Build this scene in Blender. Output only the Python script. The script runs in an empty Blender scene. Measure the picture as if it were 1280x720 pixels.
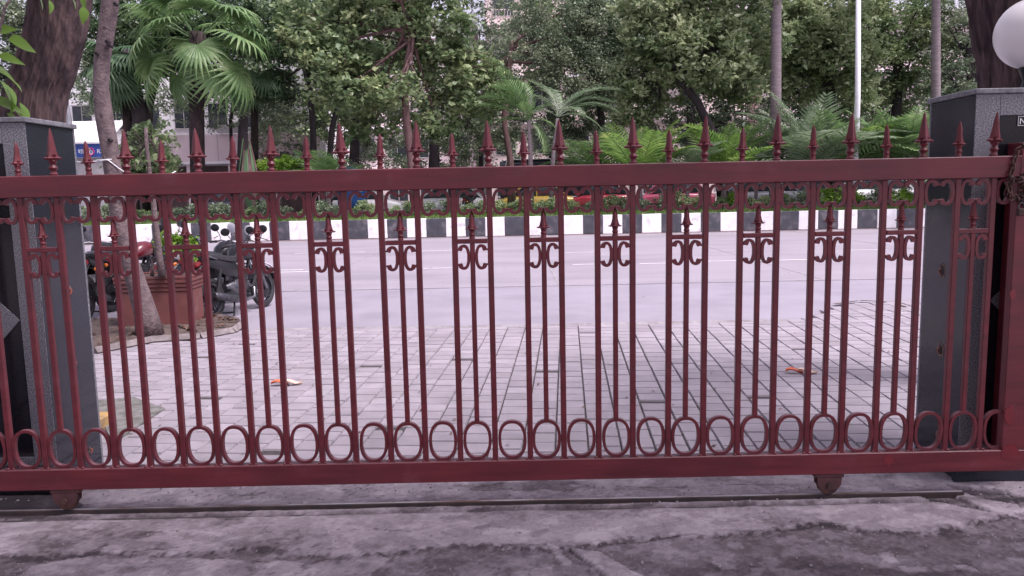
import bpy, math, random
import numpy as np
from mathutils import Matrix, Vector, Euler
R = math.radians
random.seed(7); rng = np.random.default_rng(7)
sc = bpy.context.scene
col = sc.collection

# ------------------------------------------------------------------ camera
H = 1.6; F = 970.0
PITCH = math.atan(122/970); ROLL = R(-1.18)
cam_d = bpy.data.cameras.new('camera'); cam = bpy.data.objects.new('camera', cam_d); col.objects.link(cam)
cam_d.sensor_width = 36; cam_d.lens = F/1280*36; cam_d.clip_start = 0.05; cam_d.clip_end = 600
CR = Matrix.Rotation(math.pi/2-PITCH, 3, 'X') @ Matrix.Rotation(ROLL, 3, 'Z')
cam.matrix_world = Matrix.Translation((0, 0, H)) @ CR.to_4x4()
sc.camera = cam

# ------------------------------------------------------------------ world + sun (bright overcast)
SUN_EL, SUN_AZ = 60, 122      # degrees; azimuth measured from +Y (away from camera) towards +X
w = bpy.data.worlds.new('World'); sc.world = w; w.use_nodes = True
nt = w.node_tree; nt.nodes.clear()
out = nt.nodes.new('ShaderNodeOutputWorld'); bg = nt.nodes.new('ShaderNodeBackground')
sky = nt.nodes.new('ShaderNodeTexSky'); sky.sky_type = 'NISHITA'; sky.sun_disc = False
sky.sun_elevation = R(SUN_EL); sky.sun_rotation = R(SUN_AZ); sky.air_density = 1.0; sky.dust_density = 4.0
hs = nt.nodes.new('ShaderNodeHueSaturation'); hs.inputs['Saturation'].default_value = 0.30
mx = nt.nodes.new('ShaderNodeMixRGB'); mx.blend_type = 'MULTIPLY'; mx.inputs[0].default_value = 1
mx.inputs[2].default_value = (1.03, 0.91, 1.08, 1)
nt.links.new(sky.outputs[0], hs.inputs['Color']); nt.links.new(hs.outputs[0], mx.inputs[1])
nt.links.new(mx.outputs[0], bg.inputs[0]); bg.inputs[1].default_value = 0.15
nt.links.new(bg.outputs[0], out.inputs[0])
sd = bpy.data.lights.new('sun', 'SUN'); so = bpy.data.objects.new('sun', sd); col.objects.link(so)
sd.energy = 2.6; sd.angle = R(22); sd.color = (1.0, 0.93, 0.95)
so.rotation_euler = Vector((math.sin(R(SUN_AZ))*math.cos(R(SUN_EL)), math.cos(R(SUN_AZ))*math.cos(R(SUN_EL)), math.sin(R(SUN_EL)))).to_track_quat('Z', 'Y').to_euler()
sc.view_settings.view_transform = 'Standard'; sc.view_settings.look = 'None'
sc.view_settings.exposure = 0.70; sc.view_settings.gamma = 1
sc.cycles.max_bounces = 6; sc.cycles.transparent_max_bounces = 4
sc.cycles.diffuse_bounces = 3; sc.cycles.glossy_bounces = 2; sc.cycles.transmission_bounces = 3

# ------------------------------------------------------------------ pixel helpers (photo pixels, 1280x720)
def ray(px, py): return CR @ Vector(((px-640)/F, -(py-360)/F, -1))
def P(px, py, D):
    d = ray(px, py); t = D/d.y; return Vector((d.x*t, D, H+d.z*t))
def G(px, py, z=0.0):
    d = ray(px, py); t = (z-H)/d.z; return Vector((d.x*t, d.y*t, z))

# ------------------------------------------------------------------ mesh helpers
class MB:
    def __init__(s): s.v = []; s.f = []
    def add(s, vs, fs):
        n = len(s.v); s.v += [tuple(a) for a in vs]; s.f += [tuple(i+n for i in f) for f in fs]; return s
    def box(s, c, d, rz=0, rot=None, taper=1.0):
        hx, hy, hz = d[0]/2, d[1]/2, d[2]/2; vs = []
        M = rot if rot is not None else Matrix.Rotation(rz, 3, 'Z')
        for z in (-1, 1):
            k = taper if z > 0 else 1
            for x, y in ((-1,-1),(1,-1),(1,1),(-1,1)):
                vs.append(Vector(c)+M@Vector((x*hx*k, y*hy*k, z*hz)))
        return s.add(vs, [(3,2,1,0),(4,5,6,7),(0,1,5,4),(1,2,6,5),(2,3,7,6),(3,0,4,7)])
    def bbox(s, a, b, bev=0.004):          # box with every edge chamfered
        x0,y0,z0 = a; x1,y1,z1 = b; e = bev; vs = []; 
        cs = [(x,y,z) for z in (0,1) for y in (0,1) for x in (0,1)]
        idx = {}
        for (x,y,z) in cs:
            X=(x0,x1)[x]; Y=(y0,y1)[y]; Z=(z0,z1)[z]; sx=(1,-1)[x]*e; sy=(1,-1)[y]*e; sz=(1,-1)[z]*e
            for ax in range(3):
                p=[X+sx,Y+sy,Z+sz]; p[ax]=(X,Y,Z)[ax]; idx[(x,y,z,ax)]=len(vs); vs.append(p)
        fs = []
        for ax in range(3):
            o=[a_ for a_ in range(3) if a_!=ax]
            for q in (0,1):
                ring=[]
                for (u,v_) in ((0,0),(1,0),(1,1),(0,1)):
                    k=[0,0,0]; k[ax]=q; k[o[0]]=u; k[o[1]]=v_; ring.append(idx[(k[0],k[1],k[2],ax)])
                if (q==0) ^ (ax==1): ring=ring[::-1]
                fs.append(tuple(ring))
        for ax in range(3):
            o=[a_ for a_ in range(3) if a_!=ax]
            for (u,v_) in ((0,0),(1,0),(1,1),(0,1)):
                r=[]
                for q,fa in ((0,o[0]),(1,o[0]),(1,o[1]),(0,o[1])):
                    k=[0,0,0]; k[ax]=q; k[o[0]]=u; k[o[1]]=v_; r.append(idx[(k[0],k[1],k[2],fa)])
                fs.append(tuple(r))
        for (x,y,z) in cs: fs.append((idx[(x,y,z,0)],idx[(x,y,z,1)],idx[(x,y,z,2)]))
        return s.add(vs, fs)
    def tube(s, pts, rs, n=8, cap=True, flat=1.0, up=None, wob=0):
        pts = [Vector(p) for p in pts]
        if not hasattr(rs, '__len__'): rs = [rs]*len(pts)
        vs = []; N = len(pts); prev = None
        for i, p in enumerate(pts):
            t = (pts[min(i+1,N-1)]-pts[max(i-1,0)])
            if t.length < 1e-9: t = Vector((0,0,1))
            t.normalize()
            if prev is None:
                a = Vector(up) if up else (Vector((1,0,0)) if abs(t.x) < .8 else Vector((0,1,0)))
            else: a = prev
            a = (a - t*a.dot(t)); a.normalize(); prev = a; b = t.cross(a)
            for k in range(n):
                th = 2*math.pi*k/n; rr = rs[i]*(1+wob*(random.random()-.5))
                vs.append(p + a*math.cos(th)*rr + b*math.sin(th)*rr*flat)
        fs = [(i*n+k, i*n+(k+1)%n, (i+1)*n+(k+1)%n, (i+1)*n+k) for i in range(N-1) for k in range(n)]
        if cap: fs += [tuple(range(n))[::-1], tuple((N-1)*n+k for k in range(n))]
        return s.add(vs, fs)
    def lathe(s, prof, c=(0,0,0), n=16, axis='Z', mod=None):
        vs = []; c = Vector(c)
        for j,(r, z) in enumerate(prof):
            for k in range(n):
                th = 2*math.pi*k/n; rr = r*(mod(j,th) if mod else 1)
                p = Vector((rr*math.cos(th), rr*math.sin(th), z))
                if axis == 'Y': p = Vector((p.x, p.z, p.y))
                if axis == 'X': p = Vector((p.z, p.x, p.y))
                vs.append(c+p)
        m = len(prof)
        fs = [(j*n+k, j*n+(k+1)%n, (j+1)*n+(k+1)%n, (j+1)*n+k) for j in range(m-1) for k in range(n)]
        fs += [tuple(range(n))[::-1], tuple((m-1)*n+k for k in range(n))]
        return s.add(vs, fs)
    def loft(s, secs, n=14, e=2.6, cap=True):       # sections (x, y, z, halfwidth, halfheight) along X
        vs = []
        for (x, y, z, a, b) in secs:
            for k in range(n):
                th = 2*math.pi*k/n; c_, s_ = math.cos(th), math.sin(th)
                vs.append((x, y+a*math.copysign(abs(c_)**(2/e), c_), z+b*math.copysign(abs(s_)**(2/e), s_)))
        m = len(secs)
        fs = [(j*n+k, j*n+(k+1)%n, (j+1)*n+(k+1)%n, (j+1)*n+k) for j in range(m-1) for k in range(n)]
        if cap: fs += [tuple(range(n))[::-1], tuple((m-1)*n+k for k in range(n))]
        return s.add(vs, fs)
    def prism(s, poly, a, b, plane='XZ'):            # outline extruded: XZ -> along Y from a to b ; XY -> along Z
        n = len(poly); vs = []
        for q in (a, b):
            for (x, y) in poly: vs.append((x, q, y) if plane == 'XZ' else (x, y, q))
        fs = [tuple(range(n)), tuple(range(n, 2*n))[::-1]] + [(k, k+n, (k+1)%n+n, (k+1)%n) for k in range(n)]
        return s.add(vs, fs)
    def ribbon(s, pts, ws, y0, y1):                  # strip with width in XZ plane, thick along Y
        N = len(pts); vs = []
        for q in (y0, y1):
            for i,(x,z) in enumerate(pts):
                a = pts[max(i-1,0)]; b = pts[min(i+1,N-1)]; tx, tz = b[0]-a[0], b[1]-a[1]; l = math.hypot(tx,tz) or 1
                nx, nz = -tz/l, tx/l; ww = ws[i]/2
                vs += [(x+nx*ww, q, z+nz*ww), (x-nx*ww, q, z-nz*ww)]
        o = 2*N; fs = []
        for i in range(N-1):
            a = 2*i
            fs += [(a,a+1,a+3,a+2), (o+a,o+a+2,o+a+3,o+a+1), (a,a+2,o+a+2,o+a), (a+1,o+a+1,o+a+3,a+3)]
        fs += [(0,o,o+1,1), (2*N-2,2*N-1,o+2*N-1,o+2*N-2)]
        return s.add(vs, fs)

def wloc(o):
    v = Vector((0,0,0))
    while o is not None: v += o.location; o = o.parent
    return v
def link(name, me, m, parent=None):
    if m is not None and not me.materials: me.materials.append(m)
    o = bpy.data.objects.new(name, me); col.objects.link(o)
    if parent is not None: o.parent = parent
    return o
def fixn(me):
    import bmesh
    bm = bmesh.new(); bm.from_mesh(me); bmesh.ops.recalc_face_normals(bm, faces=bm.faces); bm.to_mesh(me); bm.free()
def mesh(mb, name, smooth=False, off=None):
    me = bpy.data.meshes.new(name); v = mb.v
    if off is not None: v = [(a[0]-off[0], a[1]-off[1], a[2]-off[2]) for a in v]
    me.from_pydata(v, [], mb.f); me.update(); fixn(me)
    if smooth: me.polygons.foreach_set('use_smooth', [True]*len(me.polygons)); 
    if smooth == 'auto':
        try: me.set_sharp_from_angle(angle=R(35))
        except Exception: pass
    return me
def obj(name, mb, m, parent=None, world=False, smooth=False):
    return link(name, mesh(mb, name, smooth, wloc(parent) if (world and parent is not None) else None), m, parent)
def tag(o, label=None, cat=None, group=None, kind=None):
    if label: o['label'] = label
    if cat: o['category'] = cat
    if group: o['group'] = group
    if kind: o['kind'] = kind
    return o
def thing(name, label, cat, loc=(0,0,0), rz=0, group=None):
    o = bpy.data.objects.new(name, None); col.objects.link(o); o.location = loc; o.rotation_euler = (0,0,rz)
    o.empty_display_size = .2
    return tag(o, label, cat, group)
def struct(name, mb, m, smooth=False): return tag(obj(name, mb, m, None, smooth=smooth), kind='structure')
def copy_tree(o, parent=None):
    c = o.copy(); col.objects.link(c); c.parent = parent
    for ch in list(o.children): copy_tree(ch, c)
    return c
def place(src, name, parent, loc, rot=(0,0,0), scale=(1,1,1)):
    o = bpy.data.objects.new(name, src.data if hasattr(src,'data') else src); col.objects.link(o); o.parent = parent
    o.location = loc; o.rotation_euler = rot; o.scale = scale; return o

# ------------------------------------------------------------------ materials
def mat(name, c1, c2=None, scale=6, rough=.6, bump=0, bscale=None, metal=0, detail=5, contrast=(.35,.65), c3=None, s3=1.2, k3=(.5,.7),
        coat=0, rnd=0, stretch=None, objrand=False, spec=.5, bdist=.01, glob=False):
    m = bpy.data.materials.new(name); m.use_nodes = True; t = m.node_tree; N = t.nodes; L = t.links
    b = N['Principled BSDF']; b.inputs['Roughness'].default_value = rough; b.inputs['Metallic'].default_value = metal
    b.inputs['Specular IOR Level'].default_value = spec
    if coat: b.inputs['Coat Weight'].default_value = coat; b.inputs['Coat Roughness'].default_value = .08
    if c2 is None: c2 = tuple(x*.8 for x in c1)
    vec = None
    tc = N.new('ShaderNodeTexCoord'); vec = tc.outputs['Object']
    if glob:
        ge = N.new('ShaderNodeNewGeometry'); vec = ge.outputs['Position']
    if stretch:
        mp = N.new('ShaderNodeMapping'); mp.inputs['Scale'].default_value = stretch; L.new(vec, mp.inputs[0]); vec = mp.outputs[0]
    nz = N.new('ShaderNodeTexNoise'); nz.inputs['Scale'].default_value = scale; nz.inputs['Detail'].default_value = detail; L.new(vec, nz.inputs['Vector'])
    rp = N.new('ShaderNodeValToRGB'); rp.color_ramp.elements[0].position = contrast[0]; rp.color_ramp.elements[1].position = contrast[1]
    rp.color_ramp.elements[0].color = (*c1,1); rp.color_ramp.elements[1].color = (*c2,1); L.new(nz.outputs['Fac'], rp.inputs[0])
    co = rp.outputs[0]
    if c3 is not None:
        n3 = N.new('ShaderNodeTexNoise'); n3.inputs['Scale'].default_value = s3; n3.inputs['Detail'].default_value = 6; L.new(vec, n3.inputs['Vector'])
        r3 = N.new('ShaderNodeValToRGB'); r3.color_ramp.elements[0].position = k3[0]; r3.color_ramp.elements[1].position = k3[1]; L.new(n3.outputs['Fac'], r3.inputs[0])
        mm = N.new('ShaderNodeMixRGB'); L.new(r3.outputs[0], mm.inputs[0]); L.new(co, mm.inputs[1]); mm.inputs[2].default_value = (*c3,1); co = mm.outputs[0]
    if rnd:
        gi = N.new('ShaderNodeNewGeometry'); src = gi.outputs['Random Per Island']
        if objrand:
            oi = N.new('ShaderNodeObjectInfo'); ad = N.new('ShaderNodeMath'); ad.operation = 'ADD'; L.new(src, ad.inputs[0]); L.new(oi.outputs['Random'], ad.inputs[1])
            fr = N.new('ShaderNodeMath'); fr.operation = 'FRACT'; L.new(ad.outputs[0], fr.inputs[0]); src = fr.outputs[0]
        mr = N.new('ShaderNodeMapRange'); mr.inputs['To Min'].default_value = 1-rnd; mr.inputs['To Max'].default_value = 1+rnd; L.new(src, mr.inputs[0])
        hv = N.new('ShaderNodeHueSaturation'); L.new(mr.outputs[0], hv.inputs['Value']); L.new(co, hv.inputs['Color']); co = hv.outputs[0]
    L.new(co, b.inputs['Base Color'])
    if bump:
        bn = N.new('ShaderNodeTexNoise'); bn.inputs['Scale'].default_value = bscale or scale*6; bn.inputs['Detail'].default_value = 6; L.new(vec, bn.inputs['Vector'])
        bp = N.new('ShaderNodeBump'); bp.inputs['Strength'].default_value = bump; bp.inputs['Distance'].default_value = bdist
        L.new(bn.outputs['Fac'], bp.inputs['Height']); L.new(bp.outputs[0], b.inputs['Normal'])
    return m
def leafmat(name, ca, cb, cc=None, trans=.35, rough=.45):
    m = bpy.data.materials.new(name); m.use_nodes = True; t = m.node_tree; N = t.nodes; L = t.links
    b = N['Principled BSDF']; b.inputs['Roughness'].default_value = rough; b.inputs['Specular IOR Level'].default_value = .5
    gi = N.new('ShaderNodeNewGeometry'); rp = N.new('ShaderNodeValToRGB'); e = rp.color_ramp.elements
    e[0].color = (*ca,1); e[1].color = (*cb,1); e[0].position = .12; e[1].position = .72
    if cc: x = e.new(.93); x.color = (*cc,1)
    nz = N.new('ShaderNodeTexNoise'); nz.inputs['Scale'].default_value = .7; nz.inputs['Detail'].default_value = 2; L.new(gi.outputs['Position'], nz.inputs['Vector'])
    a = N.new('ShaderNodeMath'); a.operation = 'MULTIPLY_ADD'; a.inputs[1].default_value = .55; L.new(gi.outputs['Random Per Island'], a.inputs[0])
    s_ = N.new('ShaderNodeMath'); s_.operation = 'MULTIPLY_ADD'; s_.inputs[1].default_value = 1.6; s_.inputs[2].default_value = -.55; L.new(nz.outputs['Fac'], s_.inputs[0])
    L.new(s_.outputs[0], a.inputs[2]); L.new(a.outputs[0], rp.inputs[0]); L.new(rp.outputs[0], b.inputs['Base Color'])
    tr = N.new('ShaderNodeBsdfTranslucent'); L.new(rp.outputs[0], tr.inputs[0]); mxs = N.new('ShaderNodeMixShader'); mxs.inputs[0].default_value = trans
    L.new(b.outputs[0], mxs.inputs[1]); L.new(tr.outputs[0], mxs.inputs[2]); L.new(mxs.outputs[0], N['Material Output'].inputs[0])
    return m

M = {}
M['gate'] = mat('maroon_paint', (.150,.019,.027), (.112,.016,.024), 3, .40, .25, 60, c3=(.19,.06,.08), s3=5, k3=(.58,.95), bdist=.002)
def add_dust(m, dust=(.34,.22,.25), amt=.32):
    t = m.node_tree; N = t.nodes; L = t.links; b = N['Principled BSDF']; src = b.inputs['Base Color'].links[0].from_socket
    ge = N.new('ShaderNodeNewGeometry'); sx = N.new('ShaderNodeSeparateXYZ'); L.new(ge.outputs['Normal'], sx.inputs[0])
    mr = N.new('ShaderNodeMapRange'); mr.inputs[1].default_value = .35; mr.inputs[2].default_value = 1; mr.inputs[4].default_value = amt; L.new(sx.outputs['Z'], mr.inputs[0])
    mm = N.new('ShaderNodeMixRGB'); mm.inputs[2].default_value = (*dust,1); L.new(mr.outputs[0], mm.inputs[0]); L.new(src, mm.inputs[1]); L.new(mm.outputs[0], b.inputs['Base Color'])
add_dust(M['gate'])
def add_streaks(m, sc_, k=.35):
    t = m.node_tree; N = t.nodes; L = t.links; b = N['Principled BSDF']; src = b.inputs['Base Color'].links[0].from_socket
    tc = N.new('ShaderNodeNewGeometry'); mp = N.new('ShaderNodeMapping'); mp.inputs['Scale'].default_value = sc_; L.new(tc.outputs['Position'], mp.inputs[0])
    nz = N.new('ShaderNodeTexNoise'); nz.inputs['Scale'].default_value = 1; nz.inputs['Detail'].default_value = 7; nz.inputs['Roughness'].default_value = .65; L.new(mp.outputs[0], nz.inputs['Vector'])
    mr = N.new('ShaderNodeMapRange'); mr.inputs[1].default_value = .35; mr.inputs[2].default_value = .68; mr.inputs[3].default_value = 1-k; mr.inputs[4].default_value = 1+k*.6; L.new(nz.outputs['Fac'], mr.inputs[0])
    hv = N.new('ShaderNodeHueSaturation'); L.new(mr.outputs[0], hv.inputs['Value']); L.new(src, hv.inputs['Color']); L.new(hv.outputs[0], b.inputs['Base Color'])
    rr = N.new('ShaderNodeMapRange'); rr.inputs[3].default_value = .28; rr.inputs[4].default_value = .62; L.new(nz.outputs['Fac'], rr.inputs[0]); L.new(rr.outputs[0], b.inputs['Roughness'])
add_streaks(M['gate'], (2.2, 6, 26), .24)
def add_rust(m, c=(.10,.045,.03)):
    t = m.node_tree; N = t.nodes; L = t.links; b = N['Principled BSDF']; src = b.inputs['Base Color'].links[0].from_socket
    g_ = N.new('ShaderNodeNewGeometry'); nz = N.new('ShaderNodeTexNoise'); nz.inputs['Scale'].default_value = 24; nz.inputs['Detail'].default_value = 8; nz.inputs['Roughness'].default_value = .7; L.new(g_.outputs['Position'], nz.inputs['Vector'])
    mr = N.new('ShaderNodeMapRange'); mr.inputs[1].default_value = .66; mr.inputs[2].default_value = .72; L.new(nz.outputs['Fac'], mr.inputs[0])
    mm = N.new('ShaderNodeMixRGB'); mm.inputs[2].default_value = (*c,1); L.new(mr.outputs[0], mm.inputs[0]); L.new(src, mm.inputs[1]); L.new(mm.outputs[0], b.inputs['Base Color'])
add_rust(M['gate'])
M['gate_red'] = mat('fresh_red_paint', (.20,.018,.026), (.15,.018,.028), 8, .4, .2, 60, bdist=.002)
M['bracket'] = mat('rusty_maroon', (.095,.032,.034), (.055,.022,.022), 18, .7, .5, 80, bdist=.003)
M['rust'] = mat('rusty_steel', (.12,.055,.04), (.05,.03,.03), 14, .7, .5, 80, metal=.3, bdist=.003)
M['rail_steel'] = mat('worn_steel', (.42,.40,.42), (.16,.10,.08), 12, .45, .3, 60, metal=.6, stretch=(.3,1,1), bdist=.002)
M['granite'] = mat('grey_granite', (.27,.27,.30), (.075,.075,.09), 150, .38, .1, 200, contrast=(.42,.58), c3=(.15,.15,.17), s3=5, bdist=.001)
M['granite_side'] = mat('polished_dark_granite', (.020,.022,.030), (.034,.036,.048), 130, .10, 0, spec=.3, c3=(.025,.026,.034), s3=4, k3=(.5,.8))
M['black_granite'] = mat('polished_black_granite', (.010,.010,.014), (.016,.016,.022), 80, .12, 0, spec=.3)
M['granite_edge'] = mat('worn_granite_edge', (.22,.22,.24), (.12,.12,.14), 40, .5, .2, 80, bdist=.002)
M['hole'] = mat('broken_mortar', (.30,.20,.16), (.12,.08,.07), 40, .9, .6, 90)
M['black'] = mat('black_rubber', (.014,.014,.016), (.022,.022,.024), 20, .75, .2, 60, bdist=.002)
M['wire'] = mat('electric_wire', (.4,.07,.04), (.3,.08,.05), 10, .5)
M['paver'] = mat('concrete_paver', (.315,.283,.315), (.262,.236,.265), 5, .8, .5, 120, rnd=.10, objrand=True, c3=(.23,.21,.225), s3=1.6, k3=(.50,.78), bdist=.004, glob=True)
M['grout'] = mat('dark_joint_sand', (.075,.062,.064), (.04,.036,.036), 30, .95, .5, 100)
M['asphalt'] = mat('weathered_road', (.285,.262,.305), (.245,.226,.265), 1.2, .85, .4, 90, c3=(.195,.182,.212), s3=.8, k3=(.52,.78), bdist=.006, glob=True)
M['concrete_road'] = mat('pale_concrete_lane', (.290,.264,.300), (.255,.232,.264), .9, .85, .35, 80, c3=(.205,.186,.212), s3=.45, k3=(.52,.8), bdist=.006, glob=True, stretch=(.4,1,1))
M['road_line'] = mat('worn_white_line', (.74,.73,.74), (.50,.48,.5), 9, .7, contrast=(.45,.7), glob=True)
M['soil'] = mat('brown_soil', (.10,.072,.062), (.055,.04,.035), 9, .95, .9, 40, c3=(.15,.11,.09), s3=20)
M['kerb_white'] = mat('white_kerb_paint', (.86,.85,.87), (.76,.75,.77), 4, .6, .3, 40, c3=(.40,.36,.36), s3=3.5, k3=(.57,.80), glob=True, bdist=.004)
M['kerb_black'] = mat('black_kerb_paint', (.045,.047,.06), (.075,.075,.09), 4, .6, .3, 40, c3=(.19,.17,.18), s3=4, k3=(.55,.8), glob=True, bdist=.004)
M['kerb_base'] = mat('kerb_dust', (.33,.25,.26), (.25,.2,.2), 6, .9, .4)
M['kerb_plain'] = mat('old_kerb_concrete', (.34,.32,.33), (.22,.20,.21), 8, .85, .6, 50, glob=True, bdist=.008)
M['bed_kerb'] = mat('dirty_bed_kerb', (.22,.19,.19), (.12,.10,.10), 9, .9, .6, 50, glob=True, bdist=.008)
M['kerb_yellow'] = mat('yellow_kerb_paint', (.46,.29,.10), (.28,.19,.10), 10, .7, .4)
M['grassland'] = mat('mown_grass', (.065,.11,.025), (.10,.15,.04), 5, .9, .8, 40, glob=True)
M['grass'] = leafmat('grass_blades', (.06,.12,.02), (.14,.22,.05), trans=.3)
M['bark_dark'] = mat('dark_furrowed_bark', (.105,.068,.068), (.038,.025,.028), 16, .9, 1.0, 30, stretch=(1,1,.3), bdist=.02, contrast=(.4,.6))
M['bark_pale'] = mat('pale_mottled_bark', (.17,.125,.125), (.10,.072,.078), 14, .85, .7, 40, c3=(.05,.035,.04), s3=9, k3=(.62,.72), bdist=.02)
M['bark_red'] = mat('reddish_bark', (.17,.10,.095), (.09,.05,.05), 8, .9, .8, 20, stretch=(1,1,.3), bdist=.03)
M['bark_black'] = mat('blackish_bark', (.04,.03,.034), (.022,.018,.02), 8, .9, .8, 20, stretch=(1,1,.3), bdist=.03)  # near-black bark colour for the dark trunks and knots
M['palm_bark'] = mat('ringed_palm_bark', (.26,.215,.225), (.17,.135,.145), 6, .85, .6, 12, stretch=(.5,.5,5), bdist=.03)
M['palm_boots'] = mat('fibrous_palm_boots', (.06,.042,.04), (.025,.018,.02), 14, .95, 1, 20, stretch=(1,1,.4), bdist=.05)
M['terracotta'] = mat('terracotta', (.175,.058,.052), (.12,.04,.04), 5, .75, .3, 60, c3=(.22,.11,.10), s3=5, k3=(.55,.8), bdist=.003)
M['leaf_mid'] = leafmat('leaf_mid_green', (.09,.15,.065), (.245,.325,.155), (.46,.53,.27))
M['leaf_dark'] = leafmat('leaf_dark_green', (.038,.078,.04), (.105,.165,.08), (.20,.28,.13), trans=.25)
M['leaf_grey'] = leafmat('leaf_grey_green', (.095,.14,.085), (.23,.29,.18), (.38,.43,.28), trans=.3)
M['leaf_light'] = leafmat('leaf_light_green', (.11,.175,.075), (.34,.42,.22), (.58,.64,.40), trans=.4)
M['leaf_lime'] = leafmat('leaf_lime', (.12,.24,.03), (.26,.42,.06), (.4,.52,.12), trans=.45)
M['leaf_near'] = leafmat('leaf_fresh', (.13,.24,.035), (.19,.31,.07), (.25,.3,.2), trans=.4, rough=.35)
M['frond_dark'] = leafmat('frond_dark_green', (.05,.11,.055), (.11,.19,.09), (.16,.25,.13), trans=.35, rough=.48)
M['frond_fan'] = leafmat('fan_frond_green', (.085,.17,.06), (.18,.29,.11), (.28,.38,.18), trans=.35, rough=.48)
M['frond_lime'] = leafmat('frond_bright_green', (.10,.20,.045), (.21,.34,.08), (.36,.46,.14), trans=.45, rough=.48)
M['frond_grey'] = leafmat('frond_silvery_green', (.12,.19,.10), (.24,.32,.19), (.38,.43,.34), trans=.35, rough=.45)
M['wall_white'] = mat('white_plaster', (.86,.84,.86), (.76,.74,.77), 1.5, .8, .2, glob=True)
M['wall_pink'] = mat('pinkish_plaster', (.78,.64,.66), (.70,.57,.59), 1.2, .85, .2, glob=True)
M['wall_beige'] = mat('beige_plaster', (.78,.66,.63), (.70,.58,.56), .8, .85, .2, glob=True)
M['glass_dark'] = mat('dark_window_glass', (.03,.035,.045), (.05,.055,.065), 2, .08)
M['frame'] = mat('window_frame_paint', (.45,.42,.43), (.35,.33,.34), 5, .6)
M['sign_blue'] = mat('blue_sign_sheet', (.035,.085,.36), (.03,.07,.30), 3, .4)
M['white_print'] = mat('white_print', (.85,.85,.88), (.8,.8,.84), 3, .5)
M['pink_print'] = mat('magenta_print', (.62,.05,.22), (.5,.04,.2), 3, .5)
M['lamp_glass'] = mat('opal_globe', (.93,.90,.90), (.88,.85,.85), 3, .28)
M['galv'] = mat('galvanised_pipe', (.38,.39,.42), (.28,.29,.32), 10, .45, metal=.4)
M['white_metal'] = mat('white_enamel', (.78,.78,.82), (.68,.68,.72), 8, .35)
M['chrome'] = mat('chrome', (.30,.30,.32), (.2,.2,.22), 10, .3, metal=1)
M['alloy'] = mat('engine_alloy', (.13,.13,.14), (.06,.06,.07), 18, .4, .4, 60, metal=.8, bdist=.003)
M['plastic_black'] = mat('black_plastic', (.014,.014,.017), (.02,.02,.024), 8, .4, spec=.35)
M['seat_black'] = mat('seat_vinyl', (.02,.02,.023), (.03,.03,.034), 18, .5, .3, 90, bdist=.002)
def paint(name, c, m=0): return mat(name, c, tuple(x*.85 for x in c), 2, .28, metal=m, coat=.6)
M['paint_black'] = mat('black_bike_paint', (.012,.012,.016), (.016,.016,.02), 4, .3, spec=.35)
M['paint_red'] = paint('red_bike_paint', (.15,.010,.018))
M['paint_white'] = paint('white_bike_paint', (.72,.72,.75))
M['orange_lens'] = mat('amber_lens', (.75,.20,.03), (.6,.15,.03), 10, .15)
M['red_lens'] = mat('red_lens', (.20,.01,.012), (.15,.01,.012), 10, .15)
M['clear_lens'] = mat('clear_lens', (.75,.75,.78), (.65,.65,.68), 10, .08)
M['plate'] = mat('number_plate', (.72,.72,.70), (.62,.62,.6), 10, .5)
M['litter_red'] = mat('orange_dry_leaf', (.62,.13,.05), (.45,.09,.05), 30, .6, .3)
M['litter_pale'] = mat('faded_leaf', (.70,.55,.45), (.55,.35,.28), 30, .6, .3)

# ------------------------------------------------------------------ numpy fractal noise
_tab = rng.random((256,256))
def vnoise(x, y):
    xi = np.floor(x).astype(int); yi = np.floor(y).astype(int); fx = x-xi; fy = y-yi
    fx = fx*fx*(3-2*fx); fy = fy*fy*(3-2*fy); g = lambda a,b: _tab[a&255, b&255]
    return (g(xi,yi)*(1-fx)+g(xi+1,yi)*fx)*(1-fy)+(g(xi,yi+1)*(1-fx)+g(xi+1,yi+1)*fx)*fy
def fbm(x, y, o=5):
    s = 0; a = .5
    for i in range(o): s = s+a*vnoise(x*2**i+17*i, y*2**i+31*i); a *= .5
    return s
def inpoly(X, Y, poly):
    c = np.zeros(np.shape(X), bool); n = len(poly)
    for i in range(n):
        x1,y1 = poly[i]; x2,y2 = poly[(i+1)%n]
        cond = ((y1 > Y) != (y2 > Y)) & (X < (x2-x1)*(Y-y1)/((y2-y1) if y2 != y1 else 1e-9)+x1)
        c ^= cond
    return c

# ------------------------------------------------------------------ ground sheets
struct('ground', MB().add([(-200,-60,-.12),(200,-60,-.12),(200,320,-.12),(-200,320,-.12)], [(0,1,2,3)]), M['soil'])
GATE_Y = 3.80
KERB_Y = G(640, 294.5).y
ROAD_NEAR = 8.2
SEAM_Y = G(640, 357).y
def sheet(x0,y0,x1,y1,z): return MB().add([(x0,y0,z),(x1,y0,z),(x1,y1,z),(x0,y1,z)], [(0,1,2,3)])
struct('road', sheet(-60, 7.6, 60, SEAM_Y, -.022), M['asphalt'])
struct('concrete_lane', sheet(-60, SEAM_Y, 60, KERB_Y+.1, -.018), M['concrete_road'])
seam = MB(); seam.box((0, SEAM_Y, -.0165), (120, .018, .003)); struct('lane_joint', seam, M['kerb_plain'])
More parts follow.
